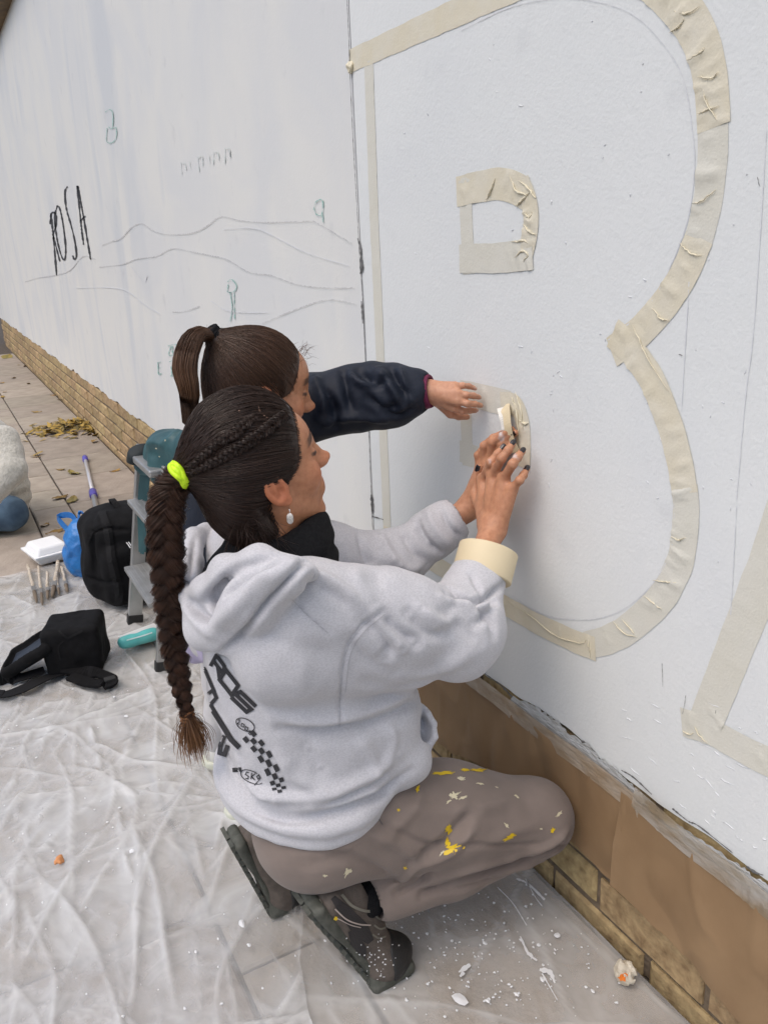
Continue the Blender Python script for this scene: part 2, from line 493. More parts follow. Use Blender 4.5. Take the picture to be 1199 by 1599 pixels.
# ---------------------------------------------------------------- the wall
PZ = .408                 # top of the brick plinth
JX = -1.976               # joint between the two plaster panels
wall = thing('mural_wall', 'long white painted wall on a yellow brick plinth, being marked out for a mural', 'wall', (0, 0, 0))
def panel(name, x0, x1, y, m, z1, dz, seed):
    n = int((x1-x0)/.012) if x1-x0 < 6 else int((x1-x0)/.03)
    xs = np.linspace(x0, x1, n); r = np.random.default_rng(seed)
    P = np.stack([xs, xs*0, xs*0], 1)
    zb = PZ+.012*fnoise(P, 6, seed, 3)+dz*np.maximum(0, vnoise(P, 14, seed+9))
    v, f = [], []
    for i in range(n):
        v += [(xs[i], y+.03, zb[i]), (xs[i], y, zb[i]+.004), (xs[i], y, 1.6), (xs[i], y, z1), (xs[i], .28, z1)]
    for i in range(n-1):
        for k in range(4):
            a = i*5+k; f.append((a, a+1, a+6, a+5)[::-1])
    v += [(x0, .28, zb[0]), (x1, .28, zb[-1])]
    k0 = len(v)-2
    f.append((0, 1, 2, 3, 4, k0)); f.append(((n-1)*5, (n-1)*5+1, (n-1)*5+2, (n-1)*5+3, (n-1)*5+4, k0+1)[::-1])
    return obj(name, v, f, m, wall)
p1 = panel('plaster_panel', -15, JX-.004, .002, m_wall_old, 3.22, .012, 3); p1['label'] = 'older greyish whitewashed panel with pencil lines and small graffiti'
p2 = panel('plaster_panel', JX+.004, 2.4, 0, m_wall_new, 3.22, .004, 5); p2['label'] = 'freshly painted brighter white panel carrying the taped letters'
m_dark = mat('dark crack', (.10, .098, .095), .9, (.22, .22, .22), scale=60)
# backing seen in the joint, plinth core, coping
MB().box((-15, .05, -.02), (2.4, .27, 3.2)).build('core', m_mortar, wall)
core = MB().box((-15, .013, -.02), (2.4, .05, PZ+.015)).build('mortar_bed', m_mortar, wall)
m_cop = mat('coping stone', (.21, .15, .085), .85, (.12, .09, .06), scale=12, bump=.006)
for k in range(14):
    MB().box((-15+k*1.25, -.09, 3.215), (-15+(k+1)*1.25-.008, .34, 3.30)).build('coping_stone', m_cop, wall, bevel=.008)

def brick_mesh(w, h, seed):
    r = np.random.default_rng(seed); b = .007
    mb = MB()
    fr = [(-w/2+b, 0, -h/2+b), (w/2-b, 0, -h/2+b), (w/2-b, 0, h/2-b), (-w/2+b, 0, h/2-b)]
    fr = [(x+r.uniform(-.003, .003), y+r.uniform(-.0015, .0015), z+r.uniform(-.003, .003)) for x, y, z in fr]
    mi = [(-w/2, .006, -h/2), (w/2, .006, -h/2), (w/2, .006, h/2), (-w/2, .006, h/2)]
    bk = [(x, .05, z) for x, y, z in mi]
    mb.add(fr+mi+bk, [(0, 1, 2, 3)]+[(i, i+4, (i+1) % 4+4, (i+1) % 4) for i in range(4)]+[(i+4, i+8, (i+1) % 4+8, (i+1) % 4+4) for i in range(4)])
    me = bpy.data.meshes.new('brick'); me.from_pydata(mb.v, [], mb.f); me.materials.append(m_brick); return me
zj = [-.055, .036, .131, .226, .321, .412]
bm = [brick_mesh(.268, .080, k) for k in range(5)]
for c in range(5):
    z0, z1 = zj[c], zj[c+1]
    x = 1.2-(.141 if c % 2 else 0)+.03
    while x > -14.8:
        o = bpy.data.objects.new('brick', random.choice(bm)); C.objects.link(o); o.parent = wall
        o.location = (x+random.uniform(-.003, .003), .0045+random.uniform(-.0025, .0025), (z0+z1)/2+random.uniform(-.002, .002))
        o.rotation_euler = (0, random.uniform(-.008, .008), 0)
        x -= .283

# ---------------------------------------------------------------- marks on the wall
def onwall(px, py, off=.0016):
    p = pt(px, py, n=1.0); p[1] = -off; return p
def wallproj(off): return lambda a, b: onwall(a, b, off)
def mark(name, polys, width, m, step=6, off=.0012, wob=.5, label=None):
    mb = MB()
    for i, pl in enumerate(polys):
        v, f = strip_px(pl, width, wallproj(off), step, 1, wob, i); mb.add(v, f)
    o = mb.build(name, m, wall)
    if label: o['label'] = label
    return o
m_pencil = mat('pencil', (.50, .50, .505), .8, (.70, .705, .70), scale=70, contrast=(.42, .6))
m_pencil_l = mat('faint pencil', (.64, .655, .675), .8, (.72, .735, .755), scale=90, contrast=(.4, .6))
m_marker = mat('black marker', (.03, .03, .035), .6)
m_green = mat('green crayon', (.22, .47, .40), .8, (.56, .63, .62), scale=150, contrast=(.4, .62))
m_green_l = mat('faint green crayon', (.61, .68, .66), .8, (.70, .715, .70), scale=60, contrast=(.4, .6))
# ROSA
for pls in ([[(80, 333), (84, 372), (89, 430)], [(79, 350), (81, 333), (88, 335), (88, 352), (83, 366)], [(83, 366), (88, 385), (94, 408)]],
            [[(90, 321), (86, 340), (90, 375), (97, 401), (102, 404), (103, 385), (99, 350), (94, 326), (90, 321)]],
            [[(106, 291), (102, 300), (104, 325), (111, 350), (117, 375), (120, 398), (117, 405), (114, 399)]],
            [[(131, 382), (127, 350), (121, 290)], [(122, 290), (131, 340), (142, 405)], [(126, 345), (134, 337)]]):
    mark('lettering', pls, 2.2, m_marker, 3, wob=.5)
# pencil landscape
for pl in ([(160, 383), (175, 377), (190, 372), (205, 356), (222, 349), (240, 360), (262, 366), (300, 364), (325, 352), (345, 338), (375, 344), (415, 347), (455, 346), (490, 345)],
           [(490, 345), (520, 362), (550, 380)],
           [(155, 417), (190, 413), (215, 404), (245, 400), (270, 388), (300, 393), (330, 399), (355, 405), (390, 425), (425, 430), (460, 443), (505, 449), (553, 449)],
           [(410, 505), (440, 492), (470, 480), (500, 470), (525, 468), (556, 475)],
           [(270, 487), (290, 486), (312, 478)],
           [(40, 440), (60, 434), (85, 430), (110, 422), (130, 400), (150, 405)]):
    mark('pencil_line', [pl], 1.1, m_pencil, 8)
for pl in ([(120, 450), (170, 449), (200, 455), (225, 475), (250, 490)], [(350, 358), (400, 357), (440, 375), (480, 395), (545, 415)], [(330, 470), (360, 486), (420, 488)],
           [(205, 415), (225, 440), (230, 430)]):
    mark('pencil_line', [pl], 1.1, m_pencil_l, 8)
for pls in ([[(165, 175), (172, 171), (177, 178), (176, 200), (170, 198)], [(176, 200), (182, 200), (182, 215), (175, 223), (167, 220), (168, 200)]],
            [[(490, 328), (494, 315), (504, 313), (503, 335), (494, 334), (491, 324)], [(504, 335), (505, 347)]],
            [[(356, 440), (362, 436), (370, 446), (366, 455), (356, 456), (357, 444)], [(360, 456), (363, 480), (360, 502)], [(366, 456), (367, 498)]],
            [[(263, 540), (275, 538), (275, 552), (264, 554), (268, 540)], [(270, 540), (270, 552)]],
            [[(265, 565), (274, 563), (274, 585), (266, 587)], [(268, 572), (269, 587)]],
            [[(247, 566), (252, 565)], [(247, 566), (248, 584), (253, 583)], [(248, 575), (252, 574)]]):
    mark('marker_drawing', pls, 1.25, m_green, 3, wob=.7)
for x, y, h_ in ((283, 262, 9), (296, 258, 6), (309, 256, 11), (327, 250, 7), (334, 246, 10), (352, 243, 12), (358, 240, 6)):
    mark('marker_drawing', [[(x, y-h_), (x+random.uniform(-2, 3), y+h_)]]+([[(x+2, y-h_+2), (x+7, y-h_+random.uniform(-3, 4)), (x+8, y+3)]] if h_ > 8 else []), 1.2, m_green_l, 4, wob=.6)
# plumb lines and setting-out lines on the fresh panel
for pl, w in (([(1076, 440), (1064, 640)], 1.2), ([(1197, 203), (1178, 500), (1164, 620), (1150, 780)], 1.2),
              ([(1150, 790), (1141, 960)], 1.1)):
    mark('pencil_line', [pl], w, m_pencil_l, 10)
mark('pencil_line', [[(720, 48), (790, 14), (850, 0), (905, -2), (980, 18), (1030, 62), (1066, 120), (1082, 210), (1084, 270), (1072, 350), (1040, 430), (1010, 480), (950, 531)]], 1.2, m_pencil_l, 8)
mark('pencil_line', [[(1052, 770), (1050, 850), (1020, 910), (975, 950), (930, 966), (880, 966), (840, 955), (800, 930)]], 1.2, m_pencil_l, 8)
# the joint and its broken arrises
mb = MB()
for pl, w in (([(543, -10), (546, 50), (548, 110), (553, 220), (557, 290), (560, 340), (563, 400), (567, 455), (571, 540), (576, 640), (579, 720), (582, 790), (584, 830), (600, 1000)], .75),
              ([(560, 372), (564, 385), (565, 400), (566, 420), (564, 428)], [1, 3, 2, 4.5, 1]), ([(581, 772), (582, 785), (583, 802)], [1.5, 4.5, 1.5]), ([(566, 470), (568, 505)], [1, 3, 1]),
              ([(582, 806), (590, 808), (600, 811)], [2, 1.4, 1])):
    v, f = strip_px(pl, w, wallproj(.003), 4, 1, .55, 4); mb.add(v, f)
mb.build('panel_joint', m_dark, wall)
for pl, w in (([(1183, 276), (1186, 290)], 1.2), ([(1060, 553), (1066, 555)], 1.6), ([(1034, 1035), (1035, 1072)], .8), ([(1071, 1085), (1069, 1100), (1066, 1115)], .8), ([(1118, 1108), (1117, 1118)], .8),
              ([(904, 1154), (915, 1160), (930, 1174)], [1, 3.5, 1]), ([(970, 1202), (990, 1214), (1018, 1240)], [1, 4.5, 1]), ([(1050, 1262), (1075, 1282), (1092, 1290), (1145, 1332)], [3, 2.5, 4, 1.5]),
              ([(1165, 1352), (1180, 1362), (1192, 1366)], [3, 6, 2]), ([(755, 1050), (785, 1072), (812, 1102)], [1, 4, 2])):
    mb = MB(); v, f = strip_px(pl, np.array(w)*.62, wallproj(.0016), 3, 1, .7, 8); mb.add(v, f)
    mb.build('chipped_crack', m_dark, wall)
# paint ridges and drips standing proud of the fresh panel
mb = MB(); r = np.random.default_rng(11)
m_ridge = mat('thick white paint', (.70, .715, .735), .5)
for i in range(110):
    if i < 50: x, y = r.uniform(960, 1199), r.uniform(1090, 1330)
    else: x, y = r.uniform(590, 1199), r.uniform(10, 1000)
    if y > 1035+.722*(x-735)-12: continue
    a = r.uniform(.3, .9) if i < 50 else r.uniform(0, 6.3); L_ = r.uniform(5, 26) if i < 50 else r.uniform(2, 9)
    P = [onwall(x+math.cos(a)*L_*t+r.uniform(-1, 1), y+math.sin(a)*L_*t+r.uniform(-1, 1), .0005) for t in np.linspace(0, 1, 5)]
    mb.tube(P, np.array([.0002, .0006, .0008, .0006, .0002])*r.uniform(.7, 1.3), 5)
o = mb.build('paint_ridges', m_ridge, wall, smooth=True); o['kind'] = 'stuff'
# smeared torn paint along the bottom of the fresh panel
m_smear = mat('grey paint smear', (.60, .62, .63), .4, (.36, .36, .33), scale=40, stretch=(1, 1, 4), contrast=(.4, .7), bump=.003, bscale=80)
mb = MB()
for k, (pl, w) in enumerate((([(800, 1090), (850, 1125), (905, 1175), (960, 1215), (1010, 1250)], [10, 26, 34, 26, 8]), ([(735, 1050), (770, 1080), (820, 1112)], [3, 14, 6]),
                             ([(1060, 1285), (1110, 1325), (1160, 1365), (1215, 1400)], [4, 16, 26, 20]))):
    v, f = strip_px(pl, w, lambda a, b: onwall(a, b, .004+.002*k), 5, 5, .25, k); mb.add(v, f)
mb.build('paint_smear', m_smear, wall)
# spiky mortar stain on the far plinth
# ---------------------------------------------------------------- masking tape letters
m_tape = mat('masking tape', (.68, .625, .475), .5, (.70, .665, .555), scale=14, bump=.0006, bscale=240, contrast=(.3, .7), spec=.4)
m_tape2 = mat('thin masking tape', (.655, .64, .555), .5, (.68, .67, .60), scale=10, bump=.0006, bscale=240, contrast=(.3, .7), spec=.4)
m_tapefold = mat('folded tape ridge', (.68, .625, .47), .5)
def tape(parent, path, width, m, off=.0022, creases=0, seed=0, bend=0.0, name='tape_strip'):
    """path in photo pixels along the strip's middle; width in metres on the wall"""
    r = np.random.default_rng(seed)
    P = np.array([onwall(*q, off if off > .01 else .0004+(off-.0014)*.45) for q in path])
    L_ = np.linalg.norm(np.diff(P, axis=0), axis=1).sum(); n = max(3, int(L_/.006))
    P = catmull(P, n) if len(P) > 2 else np.linspace(P[0], P[1], n)
    t = np.gradient(P, axis=0); t /= np.linalg.norm(t, axis=1)[:, None]
    nr = np.cross(t, [0, -1.0, 0]); A = 9
    u = np.linspace(-.5, .5, A)
    V = P[:, None]+nr[:, None]*(u[None, :, None]*width)
    V = V+nr[:, None]*(.0012*fnoise(P*[1, 1, 1]+seed*3, 25, seed, 2))[:, None, None]
    hgt = np.abs(fnoise(V.reshape(-1, 3), 60, seed+2, 2)).reshape(n, A)*.0006
    s = np.linspace(0, L_, n)
    mb = MB()
    for c in range(creases):
        s0 = r.uniform(.03, .97)*L_; sl = r.uniform(-.6, .6)*width; a = r.uniform(.0008, .0026); w = r.uniform(.003, .006); u0 = r.uniform(-.5, .2); u1 = u0+r.uniform(.3, .9)
        uu = np.clip((u-u0)/.12, 0, 1)*np.clip((u1-u)/.12, 0, 1)
        hgt += a*np.exp(-((s[:, None]-s0-sl*u[None])/w)**2)*uu[None]
    V[:, :, 1] -= hgt
    F_ = []
    for i in range(n-1):
        for a in range(A-1):
            q = i*A+a; F_.append((q, q+1, q+A+1, q+A))
    o = obj(name, V.reshape(-1, 3), F_, m, parent, smooth=True)
    return o
def crease_tubes(parent, polys, rad=.0012, seed=0):
    for i, pl in enumerate(polys):
        P = catmull(np.array([onwall(a, b, .0030) for a, b in pl]), 14)
        r = np.random.default_rng(seed+i)
        P += r.normal(0, .0006, P.shape); mb = MB()
        mb.tube(P, rad*np.sin(np.linspace(.15, 3.0, 14))*r.uniform(.8, 1.4, 14), 6)
        mb.build('tape_fold', m_tapefold, parent, smooth=True)
B = thing('tape_letter', 'huge letter B outlined in cream masking tape on the fresh white panel', 'tape letter', (-1.4, 0, 1.4), 'letters marked out in tape')
tape(B, [(546, 96), (640, 53), (713, 20), (800, -20), (870, -50)], .050, m_tape, seed=1)
tape(B, [(576, 95), (583, 300), (594, 560), (604, 810), (606, 850)], .045, m_tape2, off=.0018, seed=2)
tape(B, [(900, -60), (985, -50), (1045, -5), (1087, 51), (1108, 120), (1113, 200)], .056, m_tape, creases=34, seed=3, off=.0024)
tape(B, [(1112, 178), (1113, 222), (1110, 268), (1101, 330), (1088, 382)], .052, m_tape2, creases=7, seed=4, off=.0018)
tape(B, [(1091, 370), (1072, 420), (1042, 468), (1000, 516), (955, 550)], .053, m_tape, creases=12, seed=5, off=.0026)
tape(B, [(957, 520), (990, 551), (1019, 596), (1043, 655), (1060, 715), (1070, 770)], .053, m_tape, creases=14, seed=6, off=.0036)
tape(B, [(1068, 755), (1071, 800), (1068, 845), (1058, 885), (1035, 930), (990, 976), (950, 998), (918, 1008)], .053, m_tape2, creases=22, seed=7, off=.0024)
tape(B, [(930, 1014), (860, 984), (788, 945), (690, 887), (600, 833)], .050, m_tape, creases=10, seed=8, off=.0034)
crease_tubes(B, [[(988, 508), (1000, 530), (1006, 546), (1024, 578), (1046, 612)], [(1062, 378), (1078, 395), (1098, 399)], [(1020, 480), (1032, 497), (1046, 500)], [(788, 935), (830, 962), (868, 992), (905, 1004), (920, 996)],
                 [(1048, 836), (1060, 843), (1072, 838)], [(1020, 906), (1040, 908), (1058, 910)], [(1006, 930), (1020, 940), (1034, 952)], [(958, 970), (976, 988), (996, 994)], [(972, 966), (984, 980), (992, 990)],
                 [(920, 998), (921, 1012), (923, 1026)], [(1052, 18), (1070, 22), (1096, 10)], [(1046, 52), (1060, 42), (1070, 30)], [(1072, 94), (1096, 82), (1100, 74)], [(1090, 120), (1110, 122), (1124, 112)], [(1090, 178), (1105, 172), (1126, 165)],
                 [(1082, 318), (1100, 312), (1120, 296)], [(1100, 140), (1104, 160), (1122, 190)]], seed=20)
D1 = thing('tape_letter', 'small D shaped tape outline, the upper counter above the girl\'s hand', 'tape letter', (-1.55, 0, 1.5), 'letters marked out in tape')
tape(D1, [(726, 274), (728, 340), (732, 428)], .044, m_tape2, seed=11, off=.0018)
tape(D1, [(713, 299), (752, 291), (790, 288), (822, 302)], .058, m_tape, seed=12, creases=6, off=.0024)
tape(D1, [(815, 285), (828, 320), (829, 356), (820, 402)], .044, m_tape, seed=13, creases=14, off=.0034)
tape(D1, [(718, 404), (760, 403), (800, 401), (832, 395)], .057, m_tape2, seed=14, creases=7, off=.0040)
crease_tubes(D1, [[(798, 276), (806, 296), (816, 302), (826, 306)], [(812, 282), (826, 294), (838, 310)], [(806, 322), (818, 312), (828, 300)], [(818, 350), (828, 362), (838, 366)], [(800, 378), (818, 376), (828, 380)], [(806, 402), (816, 392), (826, 398), (818, 408)],
                  [(760, 313), (768, 296), (774, 278)], [(818, 330), (828, 340), (832, 330)]], .002, 50)
D2 = thing('tape_letter', 'unfinished D shaped tape outline under the three hands, the lower counter', 'tape letter', (-1.4, 0, 1.0), 'letters marked out in tape')
tape(D2, [(719, 613), (760, 622), (798, 632)], .056, m_tape2, seed=21, creases=2, off=.0018)
tape(D2, [(727, 640), (729, 690), (731, 728)], .044, m_tape2, seed=22, off=.0014)
tape(D2, [(718, 704), (745, 714), (775, 726)], .05, m_tape2, seed=23, off=.002)
tape(D2, [(782, 628), (800, 630), (812, 644), (818, 680), (817, 730)], .044, m_tape, seed=24, creases=12, off=.003)
crease_tubes(D2, [[(806, 612), (814, 640), (818, 672)], [(800, 620), (808, 645), (812, 690)], [(812, 655), (820, 662), (826, 660)]], .0022, 70)
A1 = thing('tape_letter', 'slanting tape strokes of the next letter, meeting in a corner beside the B', 'tape letter', (-.7, 0, .7), 'letters marked out in tape')
tape(A1, [(1096, 1140), (1140, 1030), (1185, 915), (1230, 790), (1290, 620)], .062, m_tape2, seed=31, off=.0018, creases=2)
tape(A1, [(1064, 1126), (1110, 1143), (1165, 1172), (1230, 1206), (1320, 1255)], .052, m_tape2, seed=32, off=.0026, creases=4)
crease_tubes(A1, [[(1084, 1132), (1092, 1146), (1106, 1160)], [(1066, 1140), (1075, 1146), (1084, 1144)]], seed=90)
# ball of tape at the end of the top stroke
v, f = nets(lambda P: ell(P, onwall(549, 104, .004), (.011, .007, .014))+.003*fnoise(P, 120, 4, 2), onwall(549, 104, .004)-.03, onwall(549, 104, .004)+.03, .0016)
obj('tape_end', v, f, m_tapefold, B, smooth=True)

# ---------------------------------------------------------------- brown paper masking the plinth
m_paper = mat('brown wrapping paper', (.29, .190, .103), .6, (.24, .152, .080), scale=6, bump=.0030, bscale=9, contrast=(.35, .65), spec=.35)
def paper(name, label, x0, x1, ztop, zbot, seed, yoff, bulge):
    nx, nz = int((x1-x0)/.008), 44
    xs = np.linspace(x0, x1, nx); t = np.linspace(0, 1, nz)
    X, T_ = np.meshgrid(xs, t, indexing='ij')
    zb = np.interp(xs, np.linspace(x0, x1, len(zbot)), zbot); P1 = np.stack([xs, xs*0, xs*0], 1)
    zb = zb+.008*fnoise(P1, 9, seed, 3); zt = ztop+.004*fnoise(P1, 5, seed+4, 2)
    Z = zt[:, None]*(1-T_)+zb[:, None]*T_
    Q = np.stack([X, 0*X, Z], -1).reshape(-1, 3)
    w = np.abs(fnoise(Q*[1, 1, .55], 7, seed, 2)).reshape(X.shape); w2 = (1-np.abs(fnoise(Q*[1, 1, .4]+5, 11, seed+8, 2))).reshape(X.shape)
    Y = -yoff-bulge*T_**.7*(.3+w*1.0)-.006*np.clip(w2, 0, 1)**3
    v = np.stack([X, Y, Z], -1).reshape(-1, 3)
    ids = np.arange(nx*nz).reshape(nx, nz)
    f = np.stack([ids[:-1, :-1], ids[:-1, 1:], ids[1:, 1:], ids[1:, :-1]], -1).reshape(-1, 4)
    o = obj(name, v, f, m_paper, None, smooth=True, loc=(x0, -yoff, ztop)); tag(o, label, 'paper', 'brown paper taped over the plinth')
    return o
paper('masking_paper', 'brown paper sheet taped over the plinth behind the crouching woman\'s knee', -1.98, -.905, .385, [.13, .12, .13, .19, .17, .165], 3, .007, .012)
paper('masking_paper', 'brown paper sheet overlapping the first, taped along the plinth beside the crumpled wad', -.965, .35, .382, [.165, .15, .12, .10, .10, .10, .10], 6, .013, .014)
m_film = mat('paint-smeared masking film', (.50, .47, .42), .3, (.36, .29, .20), scale=12, stretch=(1, 1, 3), alpha=.62, bump=.003, bscale=40, contrast=(.4, .62))
m_film2 = mat('torn tape along the paper', (.47, .40, .32), .35, (.36, .27, .18), scale=14, stretch=(1, 1, 3), alpha=.85, bump=.003, bscale=40)
ft = thing('tape_band', 'band of torn tape and film holding the brown paper under the white paint', 'tape', (-1.0, -.01, .4))
tape(ft, [(655, 1000), (745, 1060), (850, 1140), (940, 1205), (1010, 1262)], .044, m_film2, off=.013, creases=16, seed=61)
tape(ft, [(1000, 1238), (1075, 1304), (1150, 1360), (1215, 1412), (1400, 1560)], .048, m_film, off=.019, creases=26, seed=62)

# ---------------------------------------------------------------- plastic dust sheets on the pavement
def plastic_mat(name, fac, fvar, seed):
    m = bpy.data.materials.new(name); m.use_nodes = True
    nt = m.node_tree; N = nt.nodes; L = nt.links; b = N['Principled BSDF']; out = N['Material Output']
    b.inputs['Base Color'].default_value = (.72, .725, .715, 1); b.inputs['Roughness'].default_value = .16; b.inputs['Specular IOR Level'].default_value = .8
    tr = N.new('ShaderNodeBsdfTransparent'); mx = N.new('ShaderNodeMixShader')
    tc = N.new('ShaderNodeTexCoord'); nz = N.new('ShaderNodeTexNoise'); nz.inputs['Scale'].default_value = 5.5; nz.inputs['Detail'].default_value = 7; nz.inputs['Distortion'].default_value = .8
    mp = N.new('ShaderNodeMapping'); mp.inputs['Location'].default_value = (seed, 0, 0); L.new(tc.outputs['Object'], mp.inputs[0]); L.new(mp.outputs[0], nz.inputs[0])
    mr = N.new('ShaderNodeMapRange'); mr.inputs[1].default_value = .3; mr.inputs[2].default_value = .7; mr.inputs[3].default_value = fac-fvar; mr.inputs[4].default_value = fac+fvar
    L.new(nz.outputs['Fac'], mr.inputs[0])
    at = N.new('ShaderNodeAttribute'); at.attribute_name = 'Col'      # film milkier along the folds; crease highlights painted into its opacity
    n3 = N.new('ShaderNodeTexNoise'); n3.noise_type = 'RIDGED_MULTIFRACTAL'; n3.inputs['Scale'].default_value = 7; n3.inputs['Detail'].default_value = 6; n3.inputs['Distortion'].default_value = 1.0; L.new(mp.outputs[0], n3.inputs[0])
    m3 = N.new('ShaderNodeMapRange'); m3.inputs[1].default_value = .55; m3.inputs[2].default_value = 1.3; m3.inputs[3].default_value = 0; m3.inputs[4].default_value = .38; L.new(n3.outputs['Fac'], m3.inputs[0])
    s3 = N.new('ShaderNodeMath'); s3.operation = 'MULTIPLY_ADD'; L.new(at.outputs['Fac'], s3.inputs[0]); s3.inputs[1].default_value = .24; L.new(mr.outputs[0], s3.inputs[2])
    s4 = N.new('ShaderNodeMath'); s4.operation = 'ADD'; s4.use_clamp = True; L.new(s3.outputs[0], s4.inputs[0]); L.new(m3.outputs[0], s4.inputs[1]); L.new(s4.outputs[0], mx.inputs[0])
    L.new(tr.outputs[0], mx.inputs[1]); L.new(b.outputs[0], mx.inputs[2]); L.new(mx.outputs[0], out.inputs['Surface'])
    n2 = N.new('ShaderNodeTexNoise'); n2.noise_type = 'RIDGED_MULTIFRACTAL'; n2.inputs['Scale'].default_value = 14; n2.inputs['Detail'].default_value = 5; n2.inputs['Distortion'].default_value = .7
    L.new(tc.outputs['Object'], n2.inputs[0]); bp = N.new('ShaderNodeBump'); bp.inputs['Distance'].default_value = .0090; L.new(n2.outputs['Fac'], bp.inputs['Height']); L.new(bp.outputs[0], b.inputs['Normal'])
    return m
def sheet_height(Q, segs):
    h = np.zeros(len(Q)); cr = np.zeros(len(Q))
    for (a, b, amp, w, sk) in segs:
        ba = b-a; L2 = ba@ba; L_ = math.sqrt(L2); mg = .09+.12*L_
        lo, hi = np.minimum(a, b)-mg, np.maximum(a, b)+mg
        ix = np.nonzero((Q[:, 0] > lo[0]) & (Q[:, 0] < hi[0]) & (Q[:, 1] > lo[1]) & (Q[:, 1] < hi[1]))[0]
        if not len(ix): continue
        q = Q[ix]; t = ((q-a)@ba)/L2; tc = np.clip(t, 0, 1)
        nr = np.array([-ba[1], ba[0]])/L_; dd = (q-a)@nr+sk*(np.sin(tc*3.14)*.09+np.sin(tc*9+sk*5)*.018)*L_
        fade = np.clip(np.minimum(t+.05, 1.05-t)*4, 0, 1)*(.6+.4*np.sin(tc*7+sk*9)**2)
        h[ix] = np.maximum(h[ix], amp*fade*np.exp(-np.abs(dd)/w))+.3*amp*fade*np.exp(-(dd/w/2)**2)
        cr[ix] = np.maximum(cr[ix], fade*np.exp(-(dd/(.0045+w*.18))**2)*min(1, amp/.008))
    return h, cr
def wrinkles(seed, n, box, main=None):
    r = np.random.default_rng(seed); S = []
    for i in range(n):
        c = np.array([r.uniform(box[0], box[1]), r.uniform(box[2], box[3])])
        a = r.normal(-.35, .55) if r.random() < .7 else r.uniform(0, 3.1); L_ = r.uniform(.10, .60)*(1 if r.random() < .7 else 2.2)
        e = np.array([math.cos(a), math.sin(a)])*L_/2
        S.append((c-e, c+e, r.uniform(.004, .013)*min(1, L_/.3+.3), r.uniform(.007, .016), r.uniform(-1.6, 1.6)))
    return S+(main or [])
def g2(px, py): return pt(px, py, z=0)[:2]
long_folds = [(g2(185, 1255), g2(215, 1400), .012, .010, .3), (g2(195, 1275), g2(275, 1590), .012, .012, -.4), (g2(140, 1130), g2(165, 1235), .011, .009, 0), (g2(0, 1390), g2(110, 1290), .010, .014, .4),
              (g2(0, 1500), g2(90, 1420), .010, .012, 0), (g2(110, 1240), g2(20, 1330), .010, .010, .2), (g2(60, 1110), g2(130, 1095), .012, .010, 0), (g2(0, 1150), g2(90, 1100), .010, .012, 0),
              (g2(160, 1235), g2(0, 1260), .009, .010, 0), (g2(860, 1380), g2(1060, 1599), .004, .006, 0), (g2(830, 1375), g2(900, 1470), .004, .005, .5)]
def sheet(name, label, x0, x1, y0f, y1f, z0, m, seed, n, step, edge_up=None):
    nx = int((x1-x0)/step); xs = np.linspace(x0, x1, nx); ny = 300
    t = np.linspace(0, 1, ny)
    Pn = np.stack([xs, 0*xs+seed, 0*xs], 1)
    ya = np.array([y0f(x) for x in xs])+.03*fnoise(Pn, 2.2, seed, 3); yb = np.array([y1f(x) for x in xs])+.012*fnoise(Pn, 4, seed+5, 3)*(0 if edge_up else 1)
    X = np.repeat(xs[:, None], ny, 1); Y = ya[:, None]*(1-t)+yb[:, None]*t
    X = X+.07*fnoise(np.stack([Y, 0*Y+seed, 0*Y], -1).reshape(-1, 3), 1.6, seed+2, 3).reshape(X.shape)*np.clip((x0+.5-X)/.5, 0, 1)
    Q = np.stack([X, Y], -1).reshape(-1, 2)
    S = wrinkles(seed, n, (x0, x1, -2.0, 0), long_folds)
    H, crease = sheet_height(Q, S)
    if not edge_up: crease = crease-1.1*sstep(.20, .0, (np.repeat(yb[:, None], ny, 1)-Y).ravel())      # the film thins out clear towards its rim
    Q3 = np.column_stack([Q, 0*Q[:, 0]])
    H = H*np.clip((-Q[:, 1]-.02)/.05, .2, 1)*(1 if not edge_up else np.clip(.35+(-Q[:, 1]-.35)*1.6, .35, 1))
    H = H+.0016*(1+fnoise(Q3, 9, seed+7, 3))
    v = np.column_stack([Q, z0+H])
    ids = np.arange(nx*ny).reshape(nx, ny)
    f = np.stack([ids[:-1, :-1], ids[1:, :-1], ids[1:, 1:], ids[:-1, 1:]], -1).reshape(-1, 4)
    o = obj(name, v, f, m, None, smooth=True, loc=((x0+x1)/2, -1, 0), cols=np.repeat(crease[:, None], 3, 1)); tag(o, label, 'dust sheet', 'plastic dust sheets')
    return o
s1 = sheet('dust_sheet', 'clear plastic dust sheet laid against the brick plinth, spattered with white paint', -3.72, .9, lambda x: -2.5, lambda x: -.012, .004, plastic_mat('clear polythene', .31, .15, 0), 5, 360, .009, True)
s2 = sheet('dust_sheet', 'milky crumpled plastic dust sheet under the camera bag', -3.86, .5, lambda x: -2.4, lambda x: np.interp(x, [-3.9, -3.2, -1.75, -1.25, -.6, .5], [-.50, -.34, -.36, -.60, -.70, -.78])+.03*math.sin(x*3), .011, plastic_mat('milky polythene', .37, .25, 9), 8, 560, .008)
